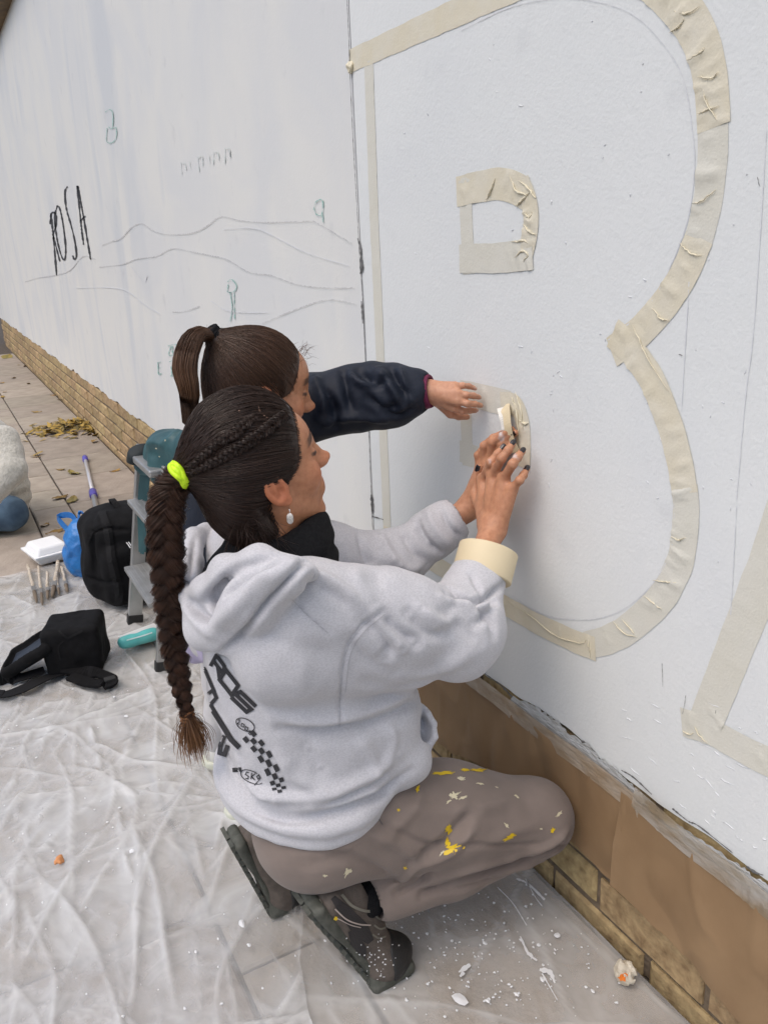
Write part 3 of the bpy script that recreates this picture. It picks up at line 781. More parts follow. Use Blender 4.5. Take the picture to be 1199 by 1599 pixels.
# spatters of paint on the clear sheet
m_spat = mat('white paint drops', (.72, .73, .74), .4)
m_spy = mat('yellow paint', (.72, .50, .015), .45)
mb = MB(); r = np.random.default_rng(3)
for i in range(420):
    if i < 190: x, y = r.normal(760, 120), r.normal(1480, 55)
    elif i < 290: x, y = r.uniform(500, 1000), r.uniform(1380, 1599)
    else: x, y = r.uniform(0, 480), r.uniform(1050, 1599)
    rad = abs(r.normal(0, .0014))+.0007
    if r.random() < .05: rad *= 2.2
    p = pt(x, y, z=.022 if x < 480 else .0115)
    if p[1] > -.04: continue
    n = 8; th = np.linspace(0, 2*math.pi, n, endpoint=False); rr = rad*(1+.35*r.uniform(-1, 1, n))
    el = r.uniform(.6, 1.8)
    vs = [(p[0], p[1], p[2]+.0012)]+[(p[0]+a*math.cos(q)*el, p[1]+a*math.sin(q), p[2]-.001) for a, q in zip(rr, th)]
    mb.add(vs, [(0, k+1, (k+1) % n+1) for k in range(n)])
for pl, w in (([(806, 1372), (824, 1380), (850, 1405)], 3.2), ([(776, 1385), (800, 1410), (822, 1445)], 1.6), ([(812, 1462), (824, 1488), (838, 1500)], [2, 5, 2]), ([(842, 1514), (858, 1518), (866, 1535)], [6, 9, 2]), ([(716, 1518), (728, 1510), (734, 1506)], [3, 9, 5]),
              ([(718, 1525), (724, 1518)], 5), ([(846, 1520), (862, 1548), (870, 1562)], [3, 1.2, .8]), ([(820, 1372), (835, 1400), (846, 1415)], 1.4)):
    v, f = strip_px(pl, w, lambda a, b: pt(a, b, z=.0125), 3, 1, .4, 3); mb.add(v, f)
o = mb.build('paint_drops', m_spat, s1); o['kind'] = 'stuff'

# ================================================================== PEOPLE
m_skin = mat('skin', (.4, .24, .16), .48, (.80, .73, .70), scale=110, attr='Col', bump=.0004, bscale=420, spec=.4, contrast=(.35, .75), sss=.12)
m_hair = mat('dark brown hair', (.03, .016, .01), .40, attr='Col', spec=.38)
m_hoodie = mat('heather grey sweatshirt', (.565, .565, .59), .95, (.49, .49, .515), scale=420, detail=2, stretch=(.6, .6, 1.3), bump=.0007, bscale=900, spec=.15, sheen=.25, contrast=(.4, .62))
m_trouser = mat('taupe cotton', (.235, .190, .165), .9, (.20, .162, .14), scale=14, bump=.0005, bscale=700, spec=.2, sheen=.15)
m_black = mat('black knit', (.008, .008, .009), .95, (.014, .014, .015), scale=200, bump=.0016, bscale=500, spec=.2)
m_print = mat('black screen print', (.022, .022, .026), .7)
m_nail = mat('black nail varnish', (.012, .008, .010), .22, coat=.6)

def head_frame(O, az, tilt, roll=0):
    a, t = math.radians(az), math.radians(tilt)
    x = np.array([math.cos(a), -math.sin(a), 0]); y = np.array([math.sin(a)*math.cos(t), math.cos(a)*math.cos(t), math.sin(t)])
    z = np.cross(x, y)
    if roll:
        r_ = math.radians(roll); x, z = x*math.cos(r_)+z*math.sin(r_), z*math.cos(r_)-x*math.sin(r_)
    return np.array(O, float), np.column_stack([x, y, z])

def head_sdf(L):
    """a head in its own frame: x right, y forward, z up, metres; ears at the origin's height"""
    Q = L.copy(); Q[:, 0] = np.abs(Q[:, 0])
    d = ell(Q, (0, -.014, .040), (.073, .093, .086))
    d = smin(d, ell(Q, (0, .024, -.022), (.058, .064, .078)), .03)
    d = smin(d, ell(Q, (0, .050, .045), (.052, .040, .042)), .03)                       # forehead
    d = smin(d, cone(Q, (.050, -.004, -.050), (.016, .058, -.094), .016, .013), .028)      # jaw
    d = smin(d, ell(Q, (0, .066, -.099), (.016, .0150, .0145)), .024)                     # chin
    d = smin(d, ell(Q, (.040, .054, -.020), (.022, .026, .024)), .02)                    # cheek
    d = smin(d, cone(Q, (0, .085, .030), (.034, .064, .033), .010, .008), .014)           # brow
    d = smax(d, -ell(Q, (.032, .092, .012), (.013, .012, .009)), .012)                   # socket
    d = smin(d, ell(Q, (.031, .0735, .011), (.0135, .0135, .0125)), .003)                # eyeball under lids
    d = smin(d, chain(Q, [(0, .086, .026), (0, .097, .004), (0, .109, -.014)], [.0075, .0070, .0075], .006), .013)           # nose
    d = smin(d, cone(Q, (0, .080, .016), (0, .091, -.017), .010, .0135), .010)
    d = smin(d, ell(Q, (0, .1120, -.016), (.0085, .0085, .0078)), .007)
    d = smin(d, ell(Q, (.0095, .100, -.021), (.0060, .0095, .0068)), .010)
    d = smin(d, ell(Q, (0, .079, -.057), (.025, .014, .018)), .018)                      # muzzle
    d = smin(d, cone(Q, (0, .0905, -.0505), (.020, .0790, -.0565), .0042, .002), .006)    # upper lip
    d = smin(d, cone(Q, (0, .0885, -.0640), (.018, .0785, -.0600), .0050, .002), .006)    # lower lip
    d = smax(d, -cone(Q, (0, .0965, -.0575), (.022, .0825, -.0585), .0012, .0010), .004)   # mouth line
    # ear
    en = np.array([.998, .06, 0]); et = np.array([.06, -.998, 0]); eu = np.array([0, 0, 1.0])
    ca, sa = math.cos(.24), math.sin(.24); et, eu = et*ca-eu*sa, eu*ca+et*sa
    Rm = np.column_stack([en, et, eu]); ec_ = np.array([.0800, -.014, -.006])
    e = ell(Q, ec_, (.0070, .0195, .0320), Rm)
    e = smax(e, -ell(Q, ec_+en*.0062+eu*.003, (.0068, .0130, .0240), Rm), .002)
    e = smin(e, ell(Q, ec_+en*.001+et*.002+eu*.006, (.0035, .0060, .0160), Rm), .004)
    e = smax(e, -ell(Q, ec_+en*.0045-et*.005-eu*.004, (.0050, .0060, .0085), Rm), .003)
    e = smin(e, ell(Q, ec_-eu*.027-et*.006, (.0050, .0090, .0105), Rm), .006)
    e = smin(e, ell(Q, (.0765, .004, -.010), (.0040, .0045, .0070)), .004)
    d = smin(d, e, .005)
    return d
def neck_sdf(L, r=.054):
    return cone(L, (0, -.022, -.055), (0, -.040, -.17), r, r*1.12)

def skin_cols(v, base, L=None, brow=(.05, .03, .02)):
    c = np.tile(np.array(base), (len(v), 1))
    c *= (1+.05*fnoise(v, 60, 3, 2))[:, None]
    if L is not None:
        ax = np.abs(L[:, 0])
        def blend(w, col): 
            nonlocal c
            c = c*(1-w[:, None])+np.array(col)*w[:, None]
        red = np.array(base)*np.array([1.12, .82, .78])
        blend(.7*np.exp(-(((ax-.042)/.02)**2+((L[:, 1]-.07)/.03)**2+((L[:, 2]+.02)/.02)**2)), red)
        blend(.7*np.exp(-((ax/.014)**2+((L[:, 1]-.112)/.014)**2+((L[:, 2]+.022)/.014)**2)), red)
        blend(.8*sstep(.068, .082, ax)*sstep(.05, .03, np.abs(L[:, 2])), np.array(base)*np.array([1.08, .80, .74]))
        lip = sstep(.024, .016, ax)*sstep(.0135, .0085, np.abs(L[:, 2]+.058))*sstep(.080, .088, L[:, 1])
        blend(.8*lip, np.array(base)*np.array([.95, .58, .55]))
        bz = .0345+.05*(.030-ax)*.0; wv = sstep(.009, .005, np.abs(L[:, 2]-bz-.006*np.sin(ax*60)))*sstep(.008, .013, ax)*sstep(.056, .047, ax)*sstep(.05, .06, L[:, 1])
        blend(.85*wv, brow)
        lash = sstep(.0045, .002, np.abs(L[:, 2]-.0115))*sstep(.014, .018, ax)*sstep(.048, .043, ax)*sstep(.068, .074, L[:, 1])
        blend(.9*lash, (.02, .012, .01))
    return c

def hair_region(L):
    """>0 where hair grows (head frame), metres from the hairline"""
    y, z = L[:, 1], L[:, 2]
    front = .062+.36*(z-.03)
    front = np.where(z < .014, .056+(z-.014)*1.3, front)
    front = np.where(z < -.030, -.026-.25*(z+.030), front)
    a = front-y
    ear = (np.sqrt(((y+.012)/.021)**2+((z+.006)/.034)**2)-1)*.021
    ear = np.where(np.abs(L[:, 0]) > .05, ear, 1)
    return np.minimum(np.minimum(a, z+.105), ear)

def scalp(O, R, tie, hullfn, n, K, base, seed, r0=.00042, sc=1.0, spread=.014, m=None, parent=None, name='hair', lift=.004):
    """hair drawn back over the skull to a tie: a soft under-layer plus combed strands"""
    def fn(P):
        L = ((P-O)@R)/sc
        reg = hair_region(L)
        return (hullfn(L)+.016-.018*sstep(-.006, .022, reg))*sc
    lo = O-.2*sc; hi = O+.2*sc
    v, f = nets(fn, lo, hi, .0032)
    Lh = ((v-O)@R)/sc
    keep = hair_region(Lh) > -.004
    fk = keep[f].all(1); f = f[fk]
    thin = sstep(.012, -.004, hair_region(Lh))[:, None]
    parts = [(v, f, np.array(base)*.75*(1-thin)+np.array([.30, .15, .09])*thin)]
    r = np.random.default_rng(seed)
    C0 = np.array([0, -.012, .03])
    D = r.normal(size=(n*5, 3)); D /= np.linalg.norm(D, axis=1)[:, None]
    def radial(D):
        a = np.zeros(len(D)); b = np.full(len(D), .26)
        for _ in range(20):
            mid = (a+b)/2; ins = hullfn(C0+D*mid[:, None]) < 0
            a = np.where(ins, mid, a); b = np.where(ins, b, mid)
        return a
    P0 = C0+D*radial(D)[:, None]
    reg = hair_region(P0)
    ok = reg > -.002
    # more roots near the hairline
    w = ok*(1+3*np.exp(-np.maximum(reg, 0)/.012))
    idx = r.choice(len(D), n, p=w/w.sum())
    D = D[idx]; reg = reg[idx]
    dt = tie-C0; dt /= np.linalg.norm(dt)
    t = np.linspace(0, 1, K)
    ang = np.arccos(np.clip(D@dt, -1, 1)); sa = np.sin(ang)+1e-6
    W = (np.sin((1-t)[None]*ang[:, None])/sa[:, None])[..., None]*D[:, None]+(np.sin(t[None]*ang[:, None])/sa[:, None])[..., None]*dt
    jit = r.normal(0, .05, (n, 1, 3))*np.sin(t*math.pi)[None, :, None]+.05*np.stack([fnoise(D*1.0, 7, seed+q, 2) for q in (1, 2, 3)], -1)[:, None]*np.sin(t*math.pi)[None, :, None]
    W = W+jit; W /= np.linalg.norm(W, axis=2)[..., None]
    rad = radial(W.reshape(-1, 3)).reshape(n, K)
    lay = r.uniform(.0, lift, (n, 1))*np.sin(np.clip(t*1.15+.05, 0, 1)*math.pi)[None]+.0008
    # start thin at the hairline
    lay = lay-np.clip(.010-reg, 0, .012)[:, None]*np.exp(-t/.12)[None]*.9
    P = C0+W*(rad+lay)[..., None]
    end = tie+r.normal(0, spread, (n, 3))*.5
    wt = np.clip((t-.8)/.2, 0, 1)**1.5
    P = P*(1-wt[None, :, None])+end[:, None]*wt[None, :, None]
    Pw = O+(P.reshape(-1, 3)*sc@R.T).reshape(n, K, 3)
    parts.append(hair_tubes(Pw, r0, .5, .4, base, seed))
    V, F_, Cc = join(parts)
    return obj(name, V, F_, m or m_hair, parent, smooth=True, cols=Cc)

def to_w(O, R, L, sc=1.0): return O+(np.asarray(L, float)*sc)@R.T

def plait(path, width, nb, fib, base, seed, turns, tip=None, r0=.0005, flat=.55, up=None, K=None):
    """a three-strand plait of fine fibres along a path (world)"""
    K = K or int(turns*16)
    P = catmull(path, K); T, A, B_ = frames(P)
    if up is not None:
        A = np.tile(np.array(up, float), (K, 1)); A -= T*(A*T).sum(1)[:, None]; A /= np.linalg.norm(A, axis=1)[:, None]; B_ = np.cross(T, A)
    w = np.interp(np.linspace(0, 1, K), np.linspace(0, 1, len(width)), width)
    ph = np.linspace(0, turns*2*math.pi, K); r = np.random.default_rng(seed); parts = []
    for i in range(3):
        q = ph+i*2*math.pi/3
        cx = .5*w*np.sin(q); cy = .5*w*flat*np.sin(2*q)
        cen = P+A*cy[:, None]+B_*cx[:, None]
        t2, a2, b2 = frames(cen); rb = .34*w*nb
        # core
        v, f = tube_mesh(cen, rb*.82, 8, False); parts.append((np.array(v), np.array(f), np.array(base)*.7))
        th = r.uniform(0, 2*math.pi, fib); rd = np.sqrt(r.uniform(.55, 1.25, fib)); tw = r.uniform(-.6, .6, fib)
        an = th[:, None]+tw[:, None]*np.linspace(0, 1, K)[None]*4
        rr = rd[:, None]*rb[None]*(1+.10*r.normal(size=(fib, 1)))
        S = cen[None]+rr[..., None]*(np.cos(an)[..., None]*a2[None]+np.sin(an)[..., None]*b2[None])
        fly = r.random(fib) < .10
        S[fly] += .004*np.sin(np.linspace(0, 9, K)+r.uniform(0, 6, (fly.sum(), 1)))[..., None]*a2[None]
        parts.append(hair_tubes(S, r0, .7, .45, base, seed+i, tip))
    return join(parts)

def mano(W, fingers, thumb, palm_r=.0135, fing_r=(.0088, .0080, .0072, .0062), sc=1.0):
    """a hand: wrist point, four finger joint chains (MCP..tip), thumb chain; returns distance function"""
    W = np.asarray(W, float)
    mc = np.mean([f_[0] for f_ in fingers], axis=0)
    def fn(P):
        d = None
        for i, f_ in enumerate(fingers):
            e = cone(P, W+(f_[0]-mc)*.42, f_[0], .0165*sc, palm_r*sc*(.92 if i == 3 else 1))
            d = e if d is None else smin(d, e, .014*sc)
        d = smin(d, cone(P, W+(thumb[0]-W)*.25, thumb[1], .0165*sc, .0120*sc), .014*sc)
        fd = None
        for i, f_ in enumerate(fingers):
            s_ = sc*(.90 if i == 3 else 1)
            e = chain(P, f_, [a*s_*1.12 for a in fing_r], .003*sc)
            for j in range(1, len(f_)-1): e = smin(e, np.linalg.norm(P-f_[j], axis=1)-fing_r[j]*s_*1.16, .003*sc)
            fd = e if fd is None else smin(fd, e, .0012)
        d = smin(d, fd, .007*sc)
        d = smin(d, chain(P, thumb[1:], [.0112*sc, .0102*sc, .0082*sc][:len(thumb)-1], .004*sc), .006*sc)
        return d
    return fn
def nail(parent, tip, prev, out, sc=1.0, m=None):
    """a lacquered nail on the back of a fingertip"""
    tip, prev, out = (np.asarray(a, float) for a in (tip, prev, out))
    t = tip-prev; t /= np.linalg.norm(t); out = out-t*out.dot(t); out /= np.linalg.norm(out); s_ = np.cross(t, out)
    c = tip+t*.0006*sc+out*.0046*sc
    mb = MB(); n1, n2 = 6, 6; V = []
    for i in range(n1+1):
        for j in range(n2+1):
            a, b = i/n1*2-1, j/n2*2-1
            w = .0052*sc*(1-.25*max(0, a)**2-.10*max(0, -a)**2)
            V.append(c+t*a*.0064*sc+s_*b*w+out*(.0030*(1-b*b*.75)-.0012*max(0, a)**2)*sc)
    ids = [[i*(n2+1)+j for j in range(n2+1)] for i in range(n1+1)]
    mb.add(V, [(ids[i][j], ids[i+1][j], ids[i+1][j+1], ids[i][j+1]) for i in range(n1) for j in range(n2)])
    return mb.build('fingernail', m or m_nail, parent, smooth=True)

# ------------------------------------------------------------------ the crouching woman
SK = (.50, .232, .122)
HS = 1.01
_, HR = head_frame((0, 0, 0), 0, 13.5, 0)
HO = pt(434, 765, s=1.215)-HR@np.array([.083, -.012, -.006])*HS       # the right ear fixes the head
def toL(P): return ((P-HO)@HR)/HS
woman = thing('person', 'crouching woman in a grey hoodie with a long dark plait, pressing tape', 'person', (-1.30, -.5, 0), 'people at the wall')
v, f = nets(lambda P: smin(head_sdf(toL(P)), neck_sdf(toL(P)), .02)*HS, HO+[-.16, -.16, -.24], HO+[.16, .17, .16], .0024)
parts = [(v, f, skin_cols(v, SK, toL(v)))]
# joints
shR = np.array([-1.135, -.545, .845]); elR = pt(722, 985, n=.74); wrR = pt(768, 822, n=.912)
shL = np.array([-1.465, -.535, .84]); elL = pt(598, 888, n=.745); wrL = pt(733, 793, n=.940)
def jp(L, k=0.0): return [pt(a, b, n=min(c+k, .987)) for a, b, c in L]
RF = [jp([(754, 748, .938), (766, 722, .930), (777, 709, .944), (785, 699, .956)]),
      jp([(769, 742, .936), (783, 716, .930), (793, 703, .944), (800, 693, .958)]),
      jp([(786, 747, .938), (800, 725, .936), (808, 714, .950), (815, 705, .964)]),
      jp([(799, 764, .940), (811, 750, .944), (817, 742, .956), (822, 733, .968)])]
RT = jp([(752, 800, .922), (741, 772, .932), (742, 748, .940), (748, 731, .944)])
LF = [jp([(776, 716, .957), (783, 694, .957), (794, 683, .966), (804, 676, .976)], .024),
      jp([(765, 720, .951), (769, 690, .946), (784, 681, .956), (799, 671, .969)], .024),
      jp([(756, 727, .946), (756, 696, .940), (770, 684, .951), (784, 677, .963)], .024),
      jp([(749, 737, .945), (746, 711, .940), (756, 697, .949), (768, 690, .960)], .024)]
LT = jp([(745, 760, .955), (768, 735, .975), (783, 712, .985), (796, 694, .987)])
def arm_col(v, seed, paint):
    c = skin_cols(v, (.53, .262, .150))
    n = fnoise(v, 45, seed, 3)
    for cen, rad in paint:
        w = sstep(1, .5, np.linalg.norm(v-cen, axis=1)/rad+.55*n)
        c = c*(1-w[:, None])+np.array([.68, .68, .70])*w[:, None]
    return c
fR = mano(wrR, RF, RT); fL = mano(wrL, LF, LT)
v, f = nets(lambda P: smin(fR(P), chain(P, [elR+(wrR-elR)*.25, elR+(wrR-elR)*.7, wrR], [.036, .027, .0225]), .02), np.minimum(elR, wrR)-.09, np.maximum(wrR, RF[1][3])+.06, .0021)
parts.append((v, f, arm_col(v, 5, [(pt(806, 800, n=.925), .020), (pt(812, 775, n=.935), .014), (RF[0][1], .010), (RF[1][1], .008), (RF[2][2], .012), (pt(800, 815, n=.915), .010)])))
v, f = nets(lambda P: smin(fL(P), chain(P, [elL+(wrL-elL)*.3, elL+(wrL-elL)*.75, wrL], [.035, .027, .0225]), .02), np.minimum(elL, wrL)-.09, np.maximum(wrL, LF[1][3])+.06, .0021)
parts.append((v, f, arm_col(v, 9, [(LF[1][2], .010), (LF[0][2], .007)])))
# torso, arms and legs under the clothes
def under(P):
    d = ell(P, (-1.30, -.53, .66), (.15, .10, .22))
    d = smin(d, ell(P, (-1.30, -.50, .40), (.13, .08, .07)), .05)
    d = smin(d, cone(P, (-1.325, -.555, .86), (-1.3, -.54, .78), .05, .09), .05)
    for a, b, c in ((shR, elR, wrR), (shL, elL, wrL)):
        d = smin(d, chain(P, [a, b, b+(c-b)*.5], [.045, .036, .03]), .02)
    return d
v, f = nets(under, (-1.6, -.8, .25), (-.98, -.1, .95), .009)
parts.append((v, f, SK))
V, F_, Cc = join(parts)
body = obj('body', V, F_, m_skin, woman, smooth=True, cols=Cc)
outv = np.array([.62, -.75, .12])
for ch in RF: nail(body, ch[3], ch[2], outv)
for ch in LF[:3]: nail(body, ch[3], ch[2], outv)
nail(body, RT[3], RT[2], np.array([.3, -1, .1]), 1.15)

# hoodie ---------------------------------------------------------------
TZ = np.array([.37, .42, .50, .60, .70, .78, .83, .875, .92])
TX = np.array([-1.30, -1.30, -1.30, -1.30, -1.30, -1.30, -1.305, -1.315, -1.32])
TY = np.array([-.520, -.508, -.496, -.512, -.528, -.538, -.545, -.550, -.55])
TA = np.array([.195, .205, .200, .190, .186, .172, .132, .085, .07])
TB = np.array([.146, .162, .166, .168, .155, .130, .105, .088, .07])
def torso(P):
    z = P[:, 2]; cx, cy, a, b = (np.interp(z, TZ, q) for q in (TX, TY, TA, TB))
    k = np.sqrt(((P[:, 0]-cx)/a)**2+((P[:, 1]-cy)/b)**2)
    d = (k-1)*np.minimum(a, b)*.95
    return smax(smax(d, z-.885, .03), .405+.10*np.maximum(P[:, 1]+.55, 0)-z, .03)
lip = [pt(648, 1168, n=.655), pt(668, 1166, n=.672), pt(678, 1150, n=.682), pt(677, 1130, n=.686), pt(668, 1114, n=.682)]
def hoodie(P):
    d = torso(P)
    uR = elR-shR
    d = smin(d, cone(P, shR+[-.02, 0, -.018], shR+uR*.55, .086, .080), .05)
    d = smin(d, chain(P, [shR+uR*.5, elR+[0, -.015, .0], elR+(wrR-elR)*.42], [.078, .077, .056], .03), .03)
    d = smin(d, cone(P, elR+[0, -.02, -.012], elR+[0, .02, .0], .062, .055), .03)
    d = smin(d, cone(P, elR+(wrR-elR)*.34, elR+(wrR-elR)*.50, .053, .045), .012)
    d = smin(d, cone(P, shR+[-.04, -.03, -.085], elR+[-.01, -.10, -.020], .098, .062), .012)     # slack under the arm
    uL = elL-shL
    d = smin(d, cone(P, shL+[.01, 0, -.015], shL+uL*.5, .084, .074), .04)
    d = smin(d, chain(P, [shL+uL*.5, elL, elL+(wrL-elL)*.55], [.074, .072, .047], .03), .03)
    cu = wrL-elL; cu = cu/np.linalg.norm(cu); cc = elL+(wrL-elL)*.62
    d = smin(d, cone(P, cc-cu*.018, cc+cu*.020, .056, .054), .004)
    d = smax(d, -cone(P, cc+cu*.004, cc+cu*.09, .036, .042), .004)
    cr = wrR-elR; cr = cr/np.linalg.norm(cr); c2 = elR+(wrR-elR)*.52
    d = smax(d, -cone(P, c2+cr*.012, c2+cr*.09, .036, .046), .004)
    # hood lying on the back: bag and rolled rim
    bag = [pt(306, 948, n=.312), pt(322, 982, n=.312), pt(356, 978, n=.335), pt(398, 938, n=.365), pt(450, 900, n=.40)]
    d = smin(d, chain(P, bag, [.022, .030, .036, .040, .032], .04), .012)
    d = smin(d, ell(P, pt(350, 935, n=.355), (.065, .045, .050)), .04)
    rim = [pt(352, 848, n=.44), pt(322, 832, n=.40), pt(305, 838, n=.372), pt(298, 880, n=.338), pt(298, 925, n=.31), pt(322, 918, n=.318), pt(352, 888, n=.345), pt(405, 874, n=.385), pt(468, 890, n=.43)]
    d = smin(d, chain(P, rim, [.016, .016, .017, .019, .021, .021, .022, .022, .020], .02), .010)
    # pocket pouch and slack hem in front
    d = smin(d, cone(P, (-1.15, -.372, .475), (-1.40, -.362, .485), .046, .046), .05)
    d = smin(d, ell(P, (-1.25, -.405, .565), (.13, .095, .105)), .05)
    for dx in (0, -.012, -.024, -.036): d = smin(d, chain(P, [q+[dx, 0, 0] for q in lip], [.006]*len(lip), .004), .004)
    d = smax(d, -chain(P, [q+[-.012, -.022, .004] for q in lip[1:4]], [.013, .015, .012], .01), .004)
    # gathered hem
    for zz, aa, bb, oy in ((.430, .196, .158, 0), (.400, .186, .148, -.004)):
        k = np.sqrt(((P[:, 0]+1.30)/aa)**2+((P[:, 1]+.513-oy)/bb)**2)
        q = np.sqrt(((k-1)*bb)**2+(P[:, 2]-zz-.10*np.maximum(P[:, 1]+.55, 0))**2)-.017
        d = smin(d, q, .014)
    d += .0026*fnoise(P, 12, 21, 2)+.0016*vnoise(P, 34, 5)
    return d
v, f = nets(hoodie, (-1.62, -.88, .34), (-.93, -.02, .98), .0042)
hf = [  # torso and underarm
    ([(440, 1136), (500, 1142), (560, 1132), (610, 1115), (655, 1094)], -.012, .010), ([(450, 1150), (520, 1156), (600, 1135), (650, 1110)], -.004, .012), ([(430, 1122), (500, 1128), (570, 1116), (640, 1085)], .007, .014),
    ([(400, 1235), (450, 1245), (510, 1240), (570, 1215), (620, 1180)], .007, .012), ([(390, 1262), (450, 1280), (520, 1268), (590, 1240), (640, 1205)], -.008, .009), ([(470, 1262), (540, 1250), (600, 1222)], .006, .010),
    ([(500, 1258), (560, 1236), (600, 1212)], -.007, .007), ([(358, 1190), (372, 1220), (392, 1240)], -.009, .010), ([(375, 1190), (395, 1225), (430, 1245)], .007, .011), ([(440, 1180), (460, 1215), (520, 1235)], .004, .014),
    ([(560, 1150), (585, 1190), (580, 1225)], .004, .012), ([(610, 1130), (615, 1160), (600, 1190)], .004, .010), ([(480, 1170), (500, 1200)], -.004, .012),
    # sleeve
    ([(568, 965), (590, 985), (610, 1010), (600, 1025)], -.008, .011), ([(600, 962), (622, 985), (650, 1005)], -.010, .010), ([(585, 960), (606, 990), (628, 1012)], .007, .011), ([(640, 960), (670, 990), (700, 990)], -.007, .010), ([(655, 950), (690, 972), (715, 960)], .006, .010),
    ([(700, 930), (735, 940), (765, 965), (770, 990)], -.009, .009), ([(690, 935), (730, 950), (755, 975)], .006, .009), ([(740, 975), (765, 955), (772, 935)], -.007, .008), ([(560, 1020), (640, 1050), (700, 1040), (755, 1000)], .005, .018), ([(550, 1060), (620, 1075), (690, 1055)], -.004, .014),
    ([(690, 960), (720, 980), (745, 1005)], -.004, .010), ([(545, 1000), (575, 1030), (610, 1045)], -.005, .012),
    ([(702, 918), (728, 934), (752, 936), (786, 912)], -.010, .006), ([(735, 895), (752, 925), (775, 940)], -.006, .006), ([(704, 930), (735, 946), (770, 945)], .006, .008),
    # shoulder and back
    ([(470, 890), (510, 905), (545, 930), (565, 950)], .007, .012), ([(480, 905), (520, 925), (552, 950)], -.006, .009), ([(455, 935), (485, 965), (515, 990)], -.0025, .004), ([(592, 955), (560, 985), (540, 1020), (532, 1080), (530, 1138)], -.003, .004),
    ([(440, 1000), (470, 1040), (480, 1080)], .003, .02), ([(400, 1080), (430, 1130), (450, 1180)], .003, .016), ([(350, 1060), (365, 1120), (380, 1180)], -.003, .014),
    # hood
    ([(300, 945), (312, 958), (322, 966), (330, 952), (342, 925), (356, 905)], -.016, .008), ([(285, 935), (300, 960), (322, 985)], .006, .010), ([(478, 876), (450, 905), (415, 945), (380, 990), (345, 1020)], -.011, .006),
    ([(330, 985), (370, 945), (410, 905), (450, 885)], .008, .013), ([(350, 930), (385, 900), (430, 882)], -.009, .007), ([(310, 930), (335, 905), (365, 880), (420, 864)], .004, .008), ([(305, 840), (300, 880), (293, 915)], -.006, .006),
    # far sleeve
    ([(560, 830), (572, 870), (590, 905)], -.008, .010), ([(590, 825), (606, 860), (630, 895)], .006, .011), ([(535, 850), (550, 890), (575, 930)], .006, .012), ([(628, 830), (645, 860), (668, 880)], -.006, .009), ([(648, 800), (658, 832), (684, 862), (715, 872)], -.011, .007), ([(690, 795), (700, 820), (722, 840)], -.006, .005), ([(668, 796), (680, 826), (704, 854)], .006, .010), ([(600, 870), (640, 890), (660, 880)], .005, .010)]
v = folds(v, f, hf, 1.55)
hood = obj('hoodie', v, f, m_hoodie, woman, smooth=True)
htree = bvh(v, f)
onh = lambda a, b: hit(htree, a, b, .0016)
# seams
m_seam = mat('stitched seam', (.40, .40, .42), .9)
for pl in ([(592, 957), (560, 985), (540, 1020), (532, 1080), (530, 1136)], [(600, 960), (567, 988), (547, 1022), (539, 1080)], [(455, 935), (485, 965), (512, 988)]):
    V_, F2 = strip_px(pl, 1.1, onh, 4); 
    if F2: obj('seam', V_, F2, m_seam, hood)
# printed lettering on the back
def glyph(strokes, w=9.5, m=m_print, name='lettering', step=3, across=3):
    mb = MB()
    for st in strokes:
        q = sharp_px(st, w, onh, step, across); mb.add(q.v, q.f)
    if mb.f: mb.build(name, m, hood)
def cell(org, e, u, strokes, w):
    org, e, u = np.array(org, float), np.array(e, float), np.array(u, float)
    for st in strokes: glyph([[tuple(org+e*p+u*q) for p, q in st]], w)
cell((330, 1040), (14, 19), (9, -17), [[(0, 0), (0, 1), (.9, 1), (1, .75), (.9, .5), (.05, .5)], [(.5, .5), (1, 0)]], 5.6)     # R
cell((344, 1061), (19, 24), (10, -15), [[(0, 0), (0, 1), (1, 1), (1, 0), (0, 0)]], 6.0)                                  # O
cell((362, 1088), (24, 23), (14, -8), [[(1, 1.05), (.0, 1.05), (.0, .52), (1, .52), (1, 0), (.0, 0)]], 6.2)                  # S
glyph([[(313, 1034), (322, 1047), (316, 1061), (319, 1089), (334, 1077), (339, 1089), (329, 1101)]], 5.5)
glyph([[(322, 1047), (336, 1080)]], 5)
glyph([[(329, 1101), (346, 1128), (362, 1154), (375, 1167)]], 8)
glyph([[(325, 1105), (331, 1129)]], 10)
glyph([[(352, 1148), (345, 1165), (344, 1176), (352, 1178), (357, 1163)]], 7)
glyph([[(364, 1203), (378, 1201)]], 7)
# oval with year, checker strip, small oval
ov = [(366+18*math.cos(t)*math.cos(.75)+0-8*math.sin(t)*math.sin(.75)+18, 1122+18*math.cos(t)*math.sin(.45)+8*math.sin(t)*math.cos(.45)+9) for t in np.linspace(0, 2*math.pi, 22)]
glyph([ov], 1.4, across=1)
for dx, g_ in ((0, [(0, 1), (3, 0), (3, 4), (0, 7), (4, 8)]), (7, [(0, 2), (4, 4), (3, 9), (-1, 7), (0, 2)]), (13, [(0, 4), (4, 6), (3, 11), (-1, 9), (0, 4)]), (19, [(0, 7), (3, 9), (0, 11), (4, 12), (2, 15), (-1, 12)])):
    glyph([[(372+dx*.95+a, 1123+dx*.55+b*.9) for a, b in g_]], 1.3, across=1)
c0, c1, c2 = np.array([388.0, 1146]), np.array([412.0, 1176]), np.array([432.0, 1216])
line = catmull([c0, c1, c2, c2+[6, 22]], 13)
for i, c in enumerate(line[:-1]):
    t = line[i+1]-c; L_ = np.linalg.norm(t); t /= L_; s_ = np.array([-t[1], t[0]])
    for j in range(3):
        if (i+j) % 2: continue
        cc = c-s_*((j-1)*7.4)
        glyph([[tuple(cc), tuple(cc+t*L_*.98)]], 7.2, name='checker_square', step=4, across=2)
